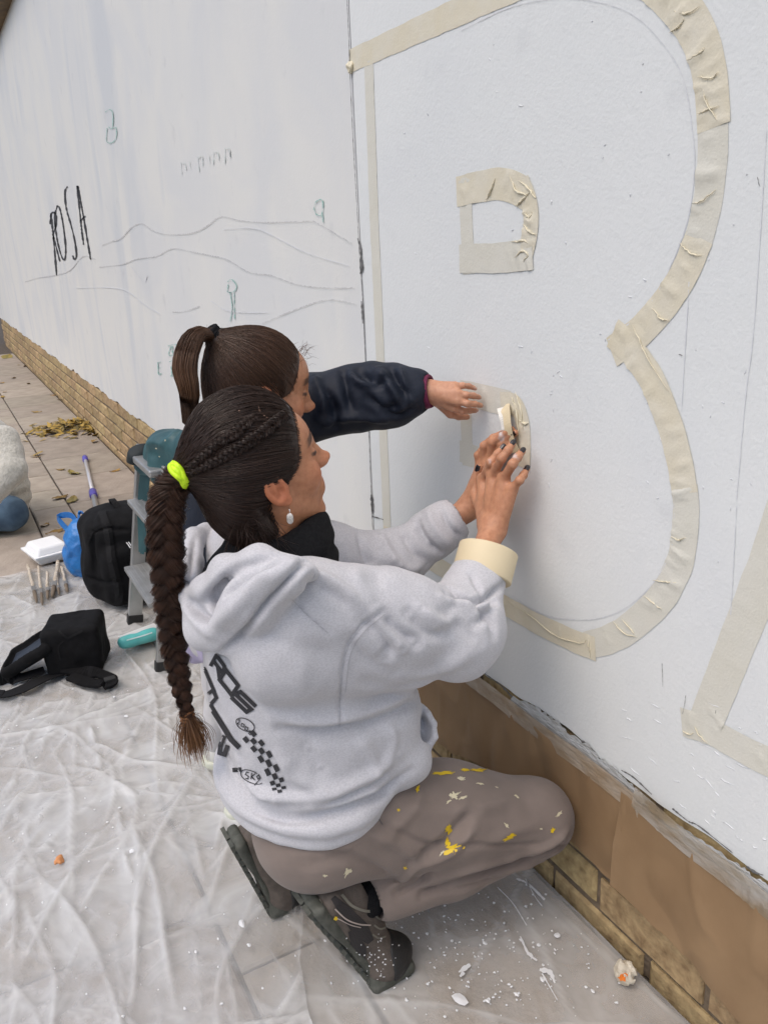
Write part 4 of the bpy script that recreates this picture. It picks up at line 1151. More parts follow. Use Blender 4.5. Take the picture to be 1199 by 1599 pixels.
ov2 = [(394+17*math.cos(t)+3*math.sin(t), 1213+4*math.cos(t)+11*math.sin(t)) for t in np.linspace(.5, 5.4, 18)]
glyph([ov2], 1.3, across=1); glyph([[(408, 1214), (398, 1227)]], 1.3, across=1)
for pl in ([(390, 1206), (386, 1205), (384, 1209), (389, 1212), (388, 1216), (384, 1215)], [(394, 1206), (393, 1217)], [(400, 1207), (394, 1212), (399, 1218)], [(405, 1209), (402, 1212), (404, 1216), (407, 1213), (405, 1209)]):
    glyph([pl], 1.5, across=1)
# roll of masking tape worn on the wrist ---------------------------------
ax = wrR-elR; ax /= np.linalg.norm(ax); rc = pt(757, 880, n=.845)
ax = ax*.75+np.array([.12, -.0, .35]); ax /= np.linalg.norm(ax)
s_ = np.cross(ax, [0, 1, 0]); s_ /= np.linalg.norm(s_); t_ = np.cross(ax, s_)
prof = [(.0465, -.029), (.0565, -.029), (.0575, -.0275), (.0575, .0275), (.0565, .029), (.0465, .029), (.0455, .028), (.0455, -.028)]
nseg = 56; vs = []; fs = []
for i in range(nseg):
    a = 2*math.pi*i/nseg
    for r_, h_ in prof: vs.append(rc+(s_*math.cos(a)+t_*math.sin(a))*r_+ax*h_)
k = len(prof)
for i in range(nseg):
    for j in range(k):
        fs.append((i*k+j, ((i+1) % nseg)*k+j, ((i+1) % nseg)*k+(j+1) % k, i*k+(j+1) % k))
m_roll = mat('cream tape roll', (.74, .63, .42), .6, (.70, .59, .385), scale=6, stretch=(1, 1, 1), bump=.0003, bscale=300)
o = obj('tape_roll', vs, fs, m_roll, None, smooth=True, loc=tuple(rc), bevel=.0008)
tag(o, 'cream masking tape roll worn round the woman\'s right wrist like a bangle', 'tape roll')

# trousers ---------------------------------------------------------------
hipR, hipL = np.array([-1.215, -.50, .36]), np.array([-1.385, -.50, .36])
knR, knL = pt(838, 1276, n=.915), np.array([-1.43, -.19, .125])
anR, anL = np.array([-1.165, -.485, .185]), np.array([-1.415, -.545, .17])
def pants(P):
    d = ell(P, (-1.30, -.520, .375), (.185, .108, .120))
    d = smin(d, ell(P, (-1.225, -.550, .335), (.105, .100, .105)), .05)
    d = smin(d, ell(P, (-1.350, -.520, .345), (.100, .090, .095)), .05)
    for hp, kn, an in ((hipR, knR, anR), (hipL, knL, anL)):
        th = chain(P, [hp, hp+(kn-hp)*.55, kn], [.118, .105, .072], .03)
        th = smin(th, ell(P, kn+[0, -.01, .0], (.072, .075, .080)), .03)
        d = smin(d, th, .045)
        sh = chain(P, [kn+[0, -.03, -.035], kn+(an-kn)*.5+[0, 0, -.01], an+(kn-an)*.16], [.052, .068, .058], .02)
        sh = smax(sh, -cone(P, an+(kn-an)*.10, an-(kn-an)*.2, .043, .05), .006)
        d = smin(d, sh, .008)
    return d+.0018*fnoise(P, 16, 31, 2)
v, f = nets(pants, (-1.68, -.78, .03), (-.93, .02, .56), .0052)
tf = [([(610, 1255), (680, 1268), (745, 1262), (800, 1250)], .004, .014), ([(575, 1300), (620, 1320), (660, 1345)], .006, .010), ([(500, 1330), (560, 1345), (610, 1370)], -.005, .010), ([(620, 1392), (650, 1380), (672, 1365)], -.008, .007), ([(605, 1388), (628, 1372), (650, 1352)], .006, .007), ([(830, 1330), (860, 1318), (885, 1300)], .006, .008), ([(450, 1320), (500, 1322), (550, 1310)], -.004, .009), ([(895, 1318), (840, 1338), (780, 1358), (720, 1378), (660, 1398)], -.013, .008), ([(880, 1335), (820, 1350), (760, 1368), (690, 1388)], .007, .009), ([(580, 1275), (625, 1300), (670, 1320), (720, 1318), (780, 1320), (850, 1318)], -.004, .005),
      ([(640, 1345), (690, 1320), (720, 1285), (740, 1262)], -.008, .011), ([(655, 1352), (705, 1330), (740, 1290)], .006, .010), ([(620, 1385), (680, 1372), (760, 1350), (830, 1330)], .005, .010), ([(600, 1250), (575, 1270), (560, 1285)], -.006, .007),
      ([(560, 1330), (520, 1345), (480, 1350)], -.003, .012), ([(890, 1300), (870, 1322), (850, 1335)], -.006, .006), ([(650, 1390), (700, 1392), (740, 1382), (780, 1368)], -.005, .006), ([(740, 1330), (800, 1300), (840, 1290)], .003, .012), ([(600, 1310), (640, 1270), (660, 1230)], .004, .012)]
v = folds(v, f, tf)
tr = obj('trousers', v, f, m_trouser, woman, smooth=True)
ttree = bvh(v, f); ont = lambda a, b: hit(ttree, a, b, .0012)
m_cream = mat('cream paint', (.66, .60, .42), .5)
def splash(items, m):
    for i, (x, y, rx, ry, a) in enumerate(items):
        V_, F2 = blob_px(x, y, rx*.88, ry*.88, a, ont, i+int(x), 22, .5)
        if F2: obj('paint_splash', V_, F2, m, tr)
splash([(708, 1326, 14, 8, -.4), (700, 1294, 5, 8, .4), (699, 1316, 4, 7, .2), (797, 1306, 12, 3, -.5), (652, 1232, 3, 6, .3), (622, 1265, 2.5, 2.5, 0), (862, 1296, 3, 5, .5), (632, 1355, 3, 2.5, 0), (745, 1203, 18, 2.2, .04), (690, 1208, 18, 2.6, -.06), (725, 1203, 7, 2, 0), (698, 1312, 2, 5, .1)], m_spy)
splash([(708, 1243, 6, 6, .4), (722, 1246, 9, 2, -.3), (700, 1252, 6, 2, -.7), (542, 1362, 8, 4.5, -1.0), (508, 1367, 4, 2, 0), (720, 1216, 6, 3, .2), (790, 1289, 6, 2.5, .9), (748, 1224, 6, 1.5, .2), (872, 1271, 7, 2.5, -.7), (806, 1244, 4, 1.5, .6), (690, 1332, 6, 2, -.8), (844, 1294, 2, 1.6, 0), (710, 1242, 10, 1.6, -.5), (530, 1388, 3, 2, 0), (775, 1230, 3, 1, .4)], m_cream)
# side pocket seam
V_, F2 = strip_px([(582, 1272), (590, 1277), (597, 1288)], [1.2, 2.2, 1], ont, 3)
if F2: obj('pocket_seam', V_, F2, m_dark, tr)

# shoes ------------------------------------------------------------------
m_sole = mat('dark rubber sole', (.060, .064, .052), .75, (.095, .098, .082), scale=60, bump=.003, bscale=60)
m_upper = mat('brown trail shoe', (.095, .078, .066), .8, (.13, .108, .09), scale=60, bump=.001, bscale=400)
m_toe = mat('black rubber toe', (.022, .022, .022), .6, bump=.001, bscale=200)
m_pale = mat('pale stitching', (.42, .36, .32), .7)
def shoe(Hh, Bb, Tt, side, seed):
    """a crouching shoe: heel raised (Hh), ball on the ground (Bb), toe cap (Tt)"""
    Hh, Bb, Tt = (np.array(a, float) for a in (Hh, Bb, Tt))
    x = np.array(side, float); x /= np.linalg.norm(x)
    a1 = Bb-Hh; L1 = np.linalg.norm(a1); a1 /= L1; u1 = np.cross(x, a1); 
    a2 = Tt-Bb; L2 = np.linalg.norm(a2); a2 /= L2; u2 = np.cross(x, a2)
    R1 = np.column_stack([x, a1, u1]); R2 = np.column_stack([x, a2, u2])
    mid = Hh+a1*L1/2
    def sole(P):
        d = rbox(P, mid, (.041, L1/2+.028, .013), .011, R1)
        q = (P-mid)@R1
        d = d+.006*np.exp(-((q[:, 1])/.05)**2)                      # waist
        d = smin(d, rbox(P, Bb+a2*L2*.5, (.043, L2*.5+.016, .013), .012, R2), .03)
        return d
    def upper(P):
        d = ell(P, Hh+a1*.035+u1*.045, (.036, .046, .052), R1)
        d = smin(d, ell(P, mid+u1*.040, (.037, .088, .042), R1), .04)
        d = smin(d, rbox(P, mid+u1*.024, (.039, L1/2+.020, .024), .020, R1), .02)
        d = smin(d, ell(P, Bb-a1*.01+u1*.026, (.040, .060, .036), R1), .03)
        d = smin(d, ell(P, Bb+a2*L2*.5+u2*.024, (.040, .052, .028), R2), .03)
        d = smax(d, -ell(P, Hh+a1*.055+u1*.115, (.030, .045, .045), R1), .006)
        return d
    lo = np.minimum(np.minimum(Hh, Bb), Tt)-.11; hi = np.maximum(np.maximum(Hh, Bb), Tt)+.11
    v, f = nets(upper, lo, hi, .0036); o = obj('shoe', v, f, m_upper, woman, smooth=True)
    tree = bvh(v, f)
    v2, f2 = nets(sole, lo, hi, .0032); obj('sole', v2, f2, m_sole, o, smooth=False)
    mb = MB()                                                   # tread lugs under the sole
    for k in range(11):
        for sx_ in (-1, 1):
            c = Hh-a1*.018+a1*(L1+.03)*k/10.0; w_ = .026-.006*math.exp(-((k-4.5)/2.0)**2)
            ctr = c+x*sx_*(w_*.62+.004)-u1*.0165
            mb.beam(ctr-x*w_*.62+a1*.0035*sx_, ctr+x*w_*.62-a1*.0035*sx_, .0125, .009, a1)
    for k in range(4):
        for sx_ in (-1, 1):
            ctr = Bb+a2*(L2*(k+.5)/4)+x*sx_*.021-u2*.0145; mb.beam(ctr-x*.016, ctr+x*.016, .0115, .008, a2)
    tl = mb.build('tread', m_sole, o); tl['kind'] = 'stuff'
    v3, f3 = nets(lambda P: smax(upper(P)-.003, -rbox(P, Bb+a2*(L2*.5+.04)+u2*.02, (.06, .045, .05), .01, R2)*-1, .003), lo, hi, .0036)
    obj('toe_cap', v3, f3, m_toe, o, smooth=True)
    return o, tree, (R1, R2)
ballR, toeR, heelR = np.array([-1.155, -.465, .016]), np.array([-1.148, -.40, .016]), np.array([-1.165, -.570, .225])
ballL, toeL, heelL = np.array([-1.425, -.572, .018]), np.array([-1.425, -.507, .018]), np.array([-1.436, -.628, .195])
so, stree, _ = shoe(heelR, ballR, toeR, (1, .06, 0), 1)
shoe(heelL, ballL, toeL, (1, .0, 0), 2)
ons = lambda a, b: hit(stree, a, b, .002)
m_panel = mat('dark mesh panel', (.030, .027, .027), .85, bump=.001, bscale=500); m_trim = mat('olive grey trim', (.20, .19, .155), .8)
for nm, pl, w, m_ in (('side_panel', [(520, 1402), (540, 1425), (562, 1450), (578, 1470)], [8, 20, 26, 12], m_panel), ('side_panel', [(548, 1452), (560, 1480), (566, 1500)], [10, 22, 10], m_panel),
                      ('collar_trim', [(532, 1398), (548, 1414), (570, 1422), (590, 1420), (600, 1408)], 4.5, m_trim), ('stitch_line', [(522, 1418), (540, 1434), (560, 1442), (577, 1444)], 2.2, m_pale), ('stitch_line', [(526, 1432), (545, 1442), (562, 1447)], 1.4, m_pale),
                      ('lace', [(584, 1430), (592, 1436), (600, 1434)], 2.6, m_trim), ('lace', [(582, 1444), (591, 1450), (600, 1448)], 2.6, m_trim), ('lace', [(580, 1458), (589, 1464), (600, 1462)], 2.6, m_trim), ('rand', [(500, 1405), (520, 1440), (540, 1478), (556, 1508)], 3.2, m_trim)):
    V_, F2 = strip_px(pl, w, lambda a, b: hit(stree, a, b, .0022 if m_ is m_panel else .0034), 3, 4 if m_ is m_panel else 1)
    if F2: obj(nm, V_, F2, m_, so)
r = np.random.default_rng(12); mb = MB()
for i in range(70):
    x, y = r.normal(575, 22), r.normal(1500, 20); V_, F2 = blob_px(x, y, r.uniform(.5, 1.8), r.uniform(.5, 1.6), 0, lambda a, b: hit(stree, a, b, .0036), i, 7)
    if F2: mb.add(V_, F2)
if mb.f: mb.build('paint_specks', m_spat, so)['kind'] = 'stuff'
for i, (x, y, rx, ry) in enumerate(((512, 1440, 5, 4), (524, 1433, 3, 3), (498, 1445, 3, 3), (552, 1486, 6, 2))):
    V_, F2 = blob_px(x, y, rx, ry, -.6 if i == 3 else .3, ons, i)
    if F2: obj('paint_splash', V_, F2, m_spat if i == 3 else m_spy, so)
# black socks
for an, he, ba in ((anR, heelR, ballR), (anL, heelL, ballL)):
    up_ = np.array([0, .05, .02])
    v, f = nets(lambda P: chain(P, [he+(ba-he)*.25+[0, .045, .01], an+[0, .02, .0], an+[0, .10, .012]], [.036, .034, .036], .01), an-.14, an+.17, .0048)
    obj('sock', v, f, m_black, woman, smooth=True)

# neck warmer ------------------------------------------------------------
nc = HO+HR@np.array([0, -.044, -.145])*HS
def gaiter(P):
    d = None
    for k, (dz, a, b, r_, oy, tl) in enumerate(((.040, .066, .074, .017, .014, .55), (.010, .076, .086, .022, .010, .42), (-.024, .088, .094, .028, .004, .2), (.026, .070, .080, .014, .018, .65))):
        q = P-nc-np.array([0, oy, dz]); q[:, 2] -= tl*q[:, 1]*.5
        k2 = np.sqrt((q[:, 0]/a)**2+(q[:, 1]/b)**2); e = np.sqrt(((k2-1)*min(a, b))**2+q[:, 2]**2)-r_
        d = e if d is None else smin(d, e, .014)
    d = smin(d, ell(P, nc+[0.0, .086, .000], (.05, .026, .038)), .02)
    return d+.004*fnoise(P, 22, 8, 2)
v, f = nets(gaiter, nc-.16, nc+.17, .004)
obj('neck_warmer', v, f, m_black, woman, smooth=True)

# hair -------------------------------------------------------------------
HB = (.026, .0125, .0078)
def mid_local(px, py, O, R, sc):
    q = ray(px, py); n_ = R[:, 0]; p = CAM+q*(((O-CAM)@n_)/(q@n_)); return ((p-O)@R)/sc
TIE = mid_local(284, 739, HO, HR, HS); print('TIE', TIE)
def hullW(L):
    d = ell(L, (0, -.016, .044), (.083, .102, .106))
    d = smin(d, cone(L, (0, -.06, .055), TIE, .072, .020), .03)
    d = smin(d, ell(L, (0, -.055, -.030), (.071, .060, .072)), .03)
    d = smin(d, ell(L, (0, -.040, -.085), (.058, .048, .050)), .03)
    return d
scalp(HO, HR, TIE, hullW, 8500, 14, HB, 4, r0=.00055, lift=.0055, sc=HS, m=m_hair, parent=woman)
def on_hull(px, py, off=0.0):
    r = ray(px, py); r /= np.linalg.norm(r)
    t = 1.0
    for _ in range(60):
        p = CAM+r*t; d = hullW(toL(p)[None])[0]; t += d*.8
    if d > .004: return None
    e = 1e-3; l = toL(p)
    g_ = np.array([hullW((l+e*np.eye(3)[k])[None])[0]-hullW((l-e*np.eye(3)[k])[None])[0] for k in range(3)]); g_ /= np.linalg.norm(g_)
    return p+HR@g_*off
tieW = to_w(HO, HR, TIE, HS)
for k, (pl, w) in enumerate((([(461, 632), (445, 648), (425, 664), (400, 683), (370, 702), (335, 722), (300, 737)], [.010, .0125, .012, .010, .007]), ([(400, 650), (385, 662), (365, 680), (345, 692), (320, 712), (298, 732)], [.006, .011, .011, .009, .006]))):
    P = [on_hull(a, b, .0030) for a, b in pl]; P = [p for p in P if p is not None]
    up_ = np.mean([on_hull(a, b, .02)-on_hull(a, b, 0) for a, b in pl[1:4]], axis=0)
    V_, F2, Cc = plait(P, w, 1.15, 46, tuple(np.array(HB)*.9), 40+k, 8 if k == 0 else 6, r0=.00045, flat=.62, up=up_)
    obj('scalp_braid', V_, F2, m_hair, woman, smooth=True, cols=Cc)
m_part = mat('scalp showing in the parting', (.30, .17, .115), .6)
for pl in ([(354, 612), (352, 620), (353, 628)], [(370, 633), (374, 645), (377, 658)], [(402, 634), (406, 646), (418, 655)], [(355, 612), (368, 606), (388, 602)]):
    V_, F2 = strip_px(pl, [1.0, 2.6, .8], lambda a, b: on_hull(a, b, .0042), 3)
    if F2: obj('parting', V_, F2, m_part, woman)
# the long plait down her back
bp = [tieW, pt(264, 772, n=.292), pt(259, 830, n=.280), pt(264, 900, n=.277), pt(268, 960, n=.277), pt(274, 1020, n=.278), pt(284, 1075, n=.280), pt(294, 1120, n=.284)]
V_, F2, Cc = plait(bp, [.026, .033, .034, .033, .031, .028, .024, .018, .012], 1.25, 210, (.056, .0255, .014), 77, 6.0, r0=.0005, flat=.8, up=(.9, -.4, 0), K=150)
obj('long_plait', V_, F2, m_hair, woman, smooth=True, cols=Cc)
# tuft, elastic, neon band
r = np.random.default_rng(5); n_ = 420
a0 = pt(295, 1122, n=.284); a1 = pt(306, 1172, n=.286); K = 8; t = np.linspace(0, 1, K)
off = r.normal(0, 1, (n_, 3))
P = a0+(a1-a0)*t[None, :, None]*r.uniform(.7, 1.12, (n_, 1, 1))+off[:, None]*(.0045+.0095*np.sin(t*1.8))[None, :, None]
V_, F2, Cc = hair_tubes(P, .0005, .4, .4, (.085, .038, .016), 6, tip=(.20, .10, .045))
obj('hair_tuft', V_, F2, m_hair, woman, smooth=True, cols=Cc)
m_elastic = mat('tan hair elastic', (.26, .11, .04), .7)
m_neon = mat('neon yellow hair band', (.66, .95, .02), .6, (.5, .8, .01), scale=120, bump=.001)
mb = MB()
for k in range(5):
    c = pt(292+k*1.0, 1112+k*6, n=.284); d = a1-a0; d /= np.linalg.norm(d)
    s1_ = np.cross(d, [0, 1, 0]); s1_ /= np.linalg.norm(s1_); s2_ = np.cross(d, s1_)
    th = np.linspace(0, 2*math.pi, 20); ring = [c+.0115*(s1_*math.cos(q)+s2_*math.sin(q))+d*.0015*math.sin(2*q+k) for q in th]
    mb.tube(ring, .0034, 6, False)
mb.build('hair_elastic', m_elastic, woman, smooth=True)
c = pt(279, 741, n=.300); c = tieW*.75+c*.25
d = pt(264, 772, n=.292)-to_w(HO, HR, TIE*.8, HS); d /= np.linalg.norm(d)
s1_ = np.cross(d, [0, 0, 1]); s1_ /= np.linalg.norm(s1_); s2_ = np.cross(d, s1_); mb = MB()
for k in range(3):
    th = np.linspace(0, 2*math.pi, 30)
    ring = [c+d*(k-1)*.0048+(.0195+.0014*math.sin(5*q+k*2))*(s1_*math.cos(q)+s2_*math.sin(q))+d*.002*math.sin(3*q+k) for q in th]
    mb.tube(ring, .0046, 8, False)
mb.build('hair_band', m_neon, woman, smooth=True)
# loose wisps at the nape, over the ear and the neck warmer
W_ = []
for i in range(170):
    a = to_w(HO, HR, (r.uniform(.02, .064), r.uniform(-.08, -.03), r.uniform(-.08, -.03)), HS)
    e = a+np.array([r.uniform(-.01, .03), r.uniform(-.05, .06), r.uniform(-.09, -.03)]); mdl = (a+e)/2+np.array([.025, -.012, .006])*r.uniform(.5, 1.3)
    W_.append(catmull([a, mdl, e], 9))
for i in range(60):
    x, y = r.uniform(.0, .07), r.uniform(-.09, .045)
    a = to_w(HO, HR, (x, y, .11), HS); a = a+HR@np.array([.01, -.01, .012])*r.uniform(.2, 1); e = a+HR@np.array([r.normal(0, .012), -.05, r.normal(.0, .006)])
    l = toL(np.array([a, (a+e)/2, e])); C0 = np.array([0, -.012, .03])
    dd = l-C0; dd /= np.linalg.norm(dd, axis=1)[:, None]
    q = np.array([C0+u*(.118+r.uniform(-.006, .007)) for u in dd]); 
    sd_ = hullW(q); q = q-dd*(sd_-r.uniform(.002, .006))[:, None]
    W_.append(catmull(to_w(HO, HR, q, HS), 9))
V_, F2, Cc = hair_tubes(np.array(W_), .00035, .3, .4, HB, 9)
obj('loose_strands', V_, F2, m_hair, woman, smooth=True, cols=Cc)['kind'] = 'stuff'
# earring
m_pearl = mat('pearl', (.75, .72, .68), .25, (.35, .33, .30), scale=160, coat=.5)
ec = to_w(HO, HR, (.083, -.006, -.046), HS)+np.array([.004, 0, -.012])
v, f = nets(lambda P: smin(ell(P, ec, (.0052, .0058, .0085)), ell(P, ec+[0, 0, -.005], (.0045, .005, .006)), .003), ec-.02, ec+.02, .0012)
er = obj('earring', v, f, m_pearl, woman, smooth=True)
mb = MB(); mb.tube([ec+[0, 0, .006], ec+[-.001, .001, .012], ec+[-.004, .001, .016]], .0008, 6); mb.build('hook', mat('silver', (.7, .7, .7), .25, metal=1), er, smooth=True)

# ------------------------------------------------------------------ the girl behind her
GO, GR = head_frame(pt(406, 614, s=1.55), 3, -12, 0); GS = .99
girl = thing('person', 'girl with a high brown ponytail in a navy jacket, palm on the wall', 'person', (-1.75, -.52, 0), 'people at the wall')
SKG = (.50, .24, .130)
def ghead(P):
    L = ((P-GO)@GR)/GS; return smin(head_sdf(L), neck_sdf(L, .047), .02)*GS
v, f = nets(ghead, GO+[-.16, -.16, -.22], GO+[.16, .17, .16], .0028)
parts = [(v, f, skin_cols(v, SKG, ((v-GO)@GR)/GS))]
gw = pt(668, 611, n=.90)
GF = [jp([(709, 636, .935), (722, 642, .950), (733, 641, .968), (742, 641, .982)]), jp([(714, 626, .932), (729, 630, .946), (741, 631, .966), (750, 633, .983)]),
      jp([(713, 614, .934), (728, 617, .948), (739, 618, .968), (747, 620, .983)]), jp([(709, 603, .938), (722, 602, .952), (732, 603, .970), (740, 606, .983)])]
GT = jp([(688, 634, .925), (703, 646, .945), (716, 650, .965), (729, 651, .980)])
gel = pt(552, 622, n=.785); gsh = np.array([-1.69, -.40, 1.035])
fG = mano(gw, GF, GT, sc=.80)
v, f = nets(lambda P: smin(fG(P), chain(P, [gel+(gw-gel)*.4, gw], [.030, .0205]), .016), np.minimum(gel, gw)-.06, np.maximum(gw, GF[1][3])+.05, .0021)
c = skin_cols(v, (.58, .305, .19)); parts.append((v, f, c))
hipG = np.array([-1.73, -.50, .62]); chestG = np.array([-1.61, -.47, .95])
v, f = nets(lambda P: smin(cone(P, hipG, chestG, .09, .10), cone(P, chestG, to_w(GO, GR, (0, -.04, -.15)), .09, .045), .04), (-1.95, -.75, .45), (-1.4, -.2, 1.12), .010)
parts.append((v, f, SKG))
V, F_, Cc = join(parts)
gbody = obj('body', V, F_, m_skin, girl, smooth=True, cols=Cc)
m_gn = mat('bare nail', (.55, .33, .25), .4)
for ch in GF: nail(gbody, ch[3], ch[2], np.array([.5, -.8, .2]), .72, m_gn)
m_navy = mat('navy nylon jacket', (.009, .013, .024), .62, (.013, .018, .031), scale=14, bump=.002, bscale=40, spec=.3)
def jacket(P):
    d = chain(P, [hipG+[0, 0, .02], (hipG+chestG)/2, chestG], [.145, .140, .135], .04)
    sh2 = np.array([-1.47, -.50, 1.03])
    d = smin(d, cone(P, gsh, sh2, .065, .065), .06)
    d = smin(d, chain(P, [gsh, gel, gel+(gw-gel)*.5, gel+(gw-gel)*.80], [.080, .071, .066, .052], .02), .02)
    # gathered sleeve
    for t, rr in ((.02, .070), (.30, .072), (.58, .067)):
        c = gel+(gw-gel)*t; a = (gw-gel)/np.linalg.norm(gw-gel)
        d = smin(d, ell(P, c, (rr, rr*.55, rr)), .012)
    cc = gel+(gw-gel)*.80; a = (gw-gel)/np.linalg.norm(gw-gel)
    d = smax(d, -cone(P, cc-a*.01, cc+a*.12, .034, .036), .004)
    d = smin(d, chain(P, [sh2, sh2+[.05, .02, -.20], sh2+[.02, .14, -.32]], [.065, .055, .045], .03), .03)
    return d+.004*fnoise(P, 20, 13, 2)
v, f = nets(jacket, (-2.0, -.76, .45), (-1.28, .0, 1.22), .0055)
v = folds(v, f, [([(500, 600), (520, 630), (525, 665)], -.006, .008), ([(535, 580), (540, 610), (548, 640)], -.007, .008), ([(560, 578), (585, 600), (610, 590)], -.006, .008), ([(590, 578), (612, 605), (630, 640)], .006, .009), ([(510, 660), (550, 650), (600, 655)], .005, .010), ([(575, 620), (600, 640), (625, 630)], -.005, .007), ([(610, 575), (622, 600), (640, 618)], -.006, .006), ([(625, 578), (634, 605), (646, 630)], .005, .006), ([(545, 585), (565, 600), (590, 598)], .006, .007), ([(490, 590), (505, 615), (500, 650)], .006, .010), ([(600, 645), (620, 650), (640, 640)], -.005, .006)], 2.6)
obj('jacket', v, f, m_navy, girl, smooth=True)
m_maroon = mat('maroon cuff lining', (.13, .012, .05), .8)
a_ = (gw-gel)/np.linalg.norm(gw-gel); cc = gel+(gw-gel)*.80+a_*.034; s1_ = np.cross(a_, [0, 0, 1]); s1_ /= np.linalg.norm(s1_); s2_ = np.cross(a_, s1_)
mb = MB(); th = np.linspace(0, 2*math.pi, 28)
for k in range(3): mb.tube([cc+a_*(.004*k-.004)+(.0335-.0008*k)*(s1_*math.cos(q)+s2_*math.sin(q)) for q in th], .0042, 7, False)
mb.build('cuff', m_maroon, girl, smooth=True)
m_lav = mat('lavender cotton', (.44, .40, .55), .9, (.40, .36, .50), scale=20)
v, f = nets(lambda P: smax(ell(P, (-1.735, -.51, .57), (.135, .13, .14))+.006*np.sin(np.arctan2(P[:, 1]+.52, P[:, 0]+1.735)*11), .50+.015*np.sin(P[:, 0]*30)-P[:, 2], .01), (-1.95, -.72, .44), (-1.5, -.3, .75), .006)
obj('tunic', v, f, m_lav, girl, smooth=True)
m_white_t = mat('pale grey leggings', (.58, .57, .57), .9, (.52, .51, .52), scale=20, bump=.001, bscale=120)
fa, fb = np.array([-1.755, -.52, .085]), np.array([-2.0, -.505, .085])
v, f = nets(lambda P: smin(smin(ell(P, (-1.735, -.52, .57), (.13, .12, .11)), chain(P, [(-1.68, -.51, .55), (-1.72, -.50, .32), fa], [.080, .058, .045], .03), .03), chain(P, [(-1.80, -.51, .55), (-1.90, -.49, .32), fb], [.080, .058, .045], .03), .02)+.003*fnoise(P, 18, 2, 2), (-2.1, -.7, .05), (-1.55, -.33, .72), .006)
obj('leggings', v, f, m_white_t, girl, smooth=True)
m_sneak = mat('white sneaker', (.70, .70, .67), .6, (.62, .62, .58), scale=30); m_snsole = mat('greenish white sole', (.55, .57, .48), .6)
for ft_ in (fa, fb):
    b_ = np.array([ft_[0], ft_[1], 0])
    v, f = nets(lambda P: smax(smin(smin(ell(P, b_+[0, .0, .055], (.036, .045, .050)), ell(P, b_+[.01, .09, .042], (.040, .075, .036)), .04), ell(P, b_+[.004, .04, .052], (.037, .07, .045)), .03), .024-P[:, 2], .004), b_+[-.09, -.1, 0], b_+[.09, .2, .14], .004)
    o = obj('sneaker', v, f, m_sneak, girl, smooth=True)
    v, f = nets(lambda P: smax(smin(smin(ell(P, b_+[0, .0, .02], (.041, .052, .06)), ell(P, b_+[.01, .09, .02], (.045, .083, .06)), .04), ell(P, b_+[.005, .04, .02], (.040, .08, .06)), .03), np.abs(P[:, 2]-.023)-.012, .004), b_+[-.09, -.1, -.01], b_+[.09, .2, .08], .004)
    obj('sole', v, f, m_snsole, o, smooth=True)
# hair
GB = (.066, .034, .020)
TIE2 = mid_local(336, 528, GO, GR, GS); print('TIE2', TIE2)
def hullG(L):
    d = ell(L, (0, -.016, .038), (.082, .100, .089))
    d = smin(d, cone(L, (0, -.07, .075), TIE2, .045, .018), .02)
    return smin(d, ell(L, (0, -.045, -.02), (.070, .058, .070)), .03)
scalp(GO, GR, TIE2, hullG, 4200, 13, GB, 14, sc=GS, m=m_hair, parent=girl)
tw = to_w(GO, GR, TIE2*1.04, GS); dd = tw-to_w(GO, GR, (0, -.03, .04), GS); dd /= np.linalg.norm(dd)
path = [tw-dd*.01, pt(312, 521, n=tw[1]+1-.030), pt(296, 540, n=tw[1]+1-.055), pt(289, 575, n=tw[1]+1-.070), pt(296, 615, n=tw[1]+1-.070), pt(292, 660, n=tw[1]+1-.070)]
P0 = catmull(path, 16); T_, A_, B_ = frames(P0); r = np.random.default_rng(8); n_ = 900
wd = np.interp(np.linspace(0, 1, 16), [0, .12, .35, .6, .85, 1], [.010, .016, .025, .027, .020, .010])
th = r.uniform(0, 6.283, n_); rd = np.sqrt(r.uniform(.0, 1.0, n_)); ln = r.uniform(.8, 1.05, n_)
S = []
for i in range(n_):
    sw = .6*math.sin(i)*np.linspace(0, 1, 16)
    S.append(P0+(wd*rd[i])[:, None]*(np.cos(th[i]+sw)[:, None]*A_+np.sin(th[i]+sw)[:, None]*B_*.75))
V_, F2, Cc = hair_tubes(np.array(S), .0006, .4, .5, (.075, .037, .020), 15, tip=(.12, .060, .030))
obj('ponytail', V_, F2, m_hair, girl, smooth=True, cols=Cc)
s1_ = np.cross(dd, [1.0, 0, 0]); s1_ /= np.linalg.norm(s1_); s2_ = np.cross(dd, s1_); mb = MB(); th = np.linspace(0, 2*math.pi, 24)
for k in range(4): mb.tube([tw+dd*(k*.0055-.006)+(.0155+.0012*math.sin(4*q+k))*(s1_*math.cos(q)+s2_*math.sin(q)) for q in th], .0044, 7, False)
mb.build('hair_band', m_black, girl, smooth=True)
W_ = []
for i in range(46):
    a = to_w(GO, GR, (r.uniform(0, .05), .072+r.uniform(-.03, .006), .082+r.uniform(-.02, .012)), GS); e = a+np.array([r.uniform(-.01, .02), r.uniform(.004, .032), r.uniform(-.006, .024)])
    W_.append(catmull([a, (a+e)/2+[0, 0, .006], e], 7))
V_, F2, Cc = hair_tubes(np.array(W_), .00028, .2, .4, (.10, .055, .03), 3); obj('loose_strands', V_, F2, m_hair, girl, smooth=True, cols=Cc)['kind'] = 'stuff'

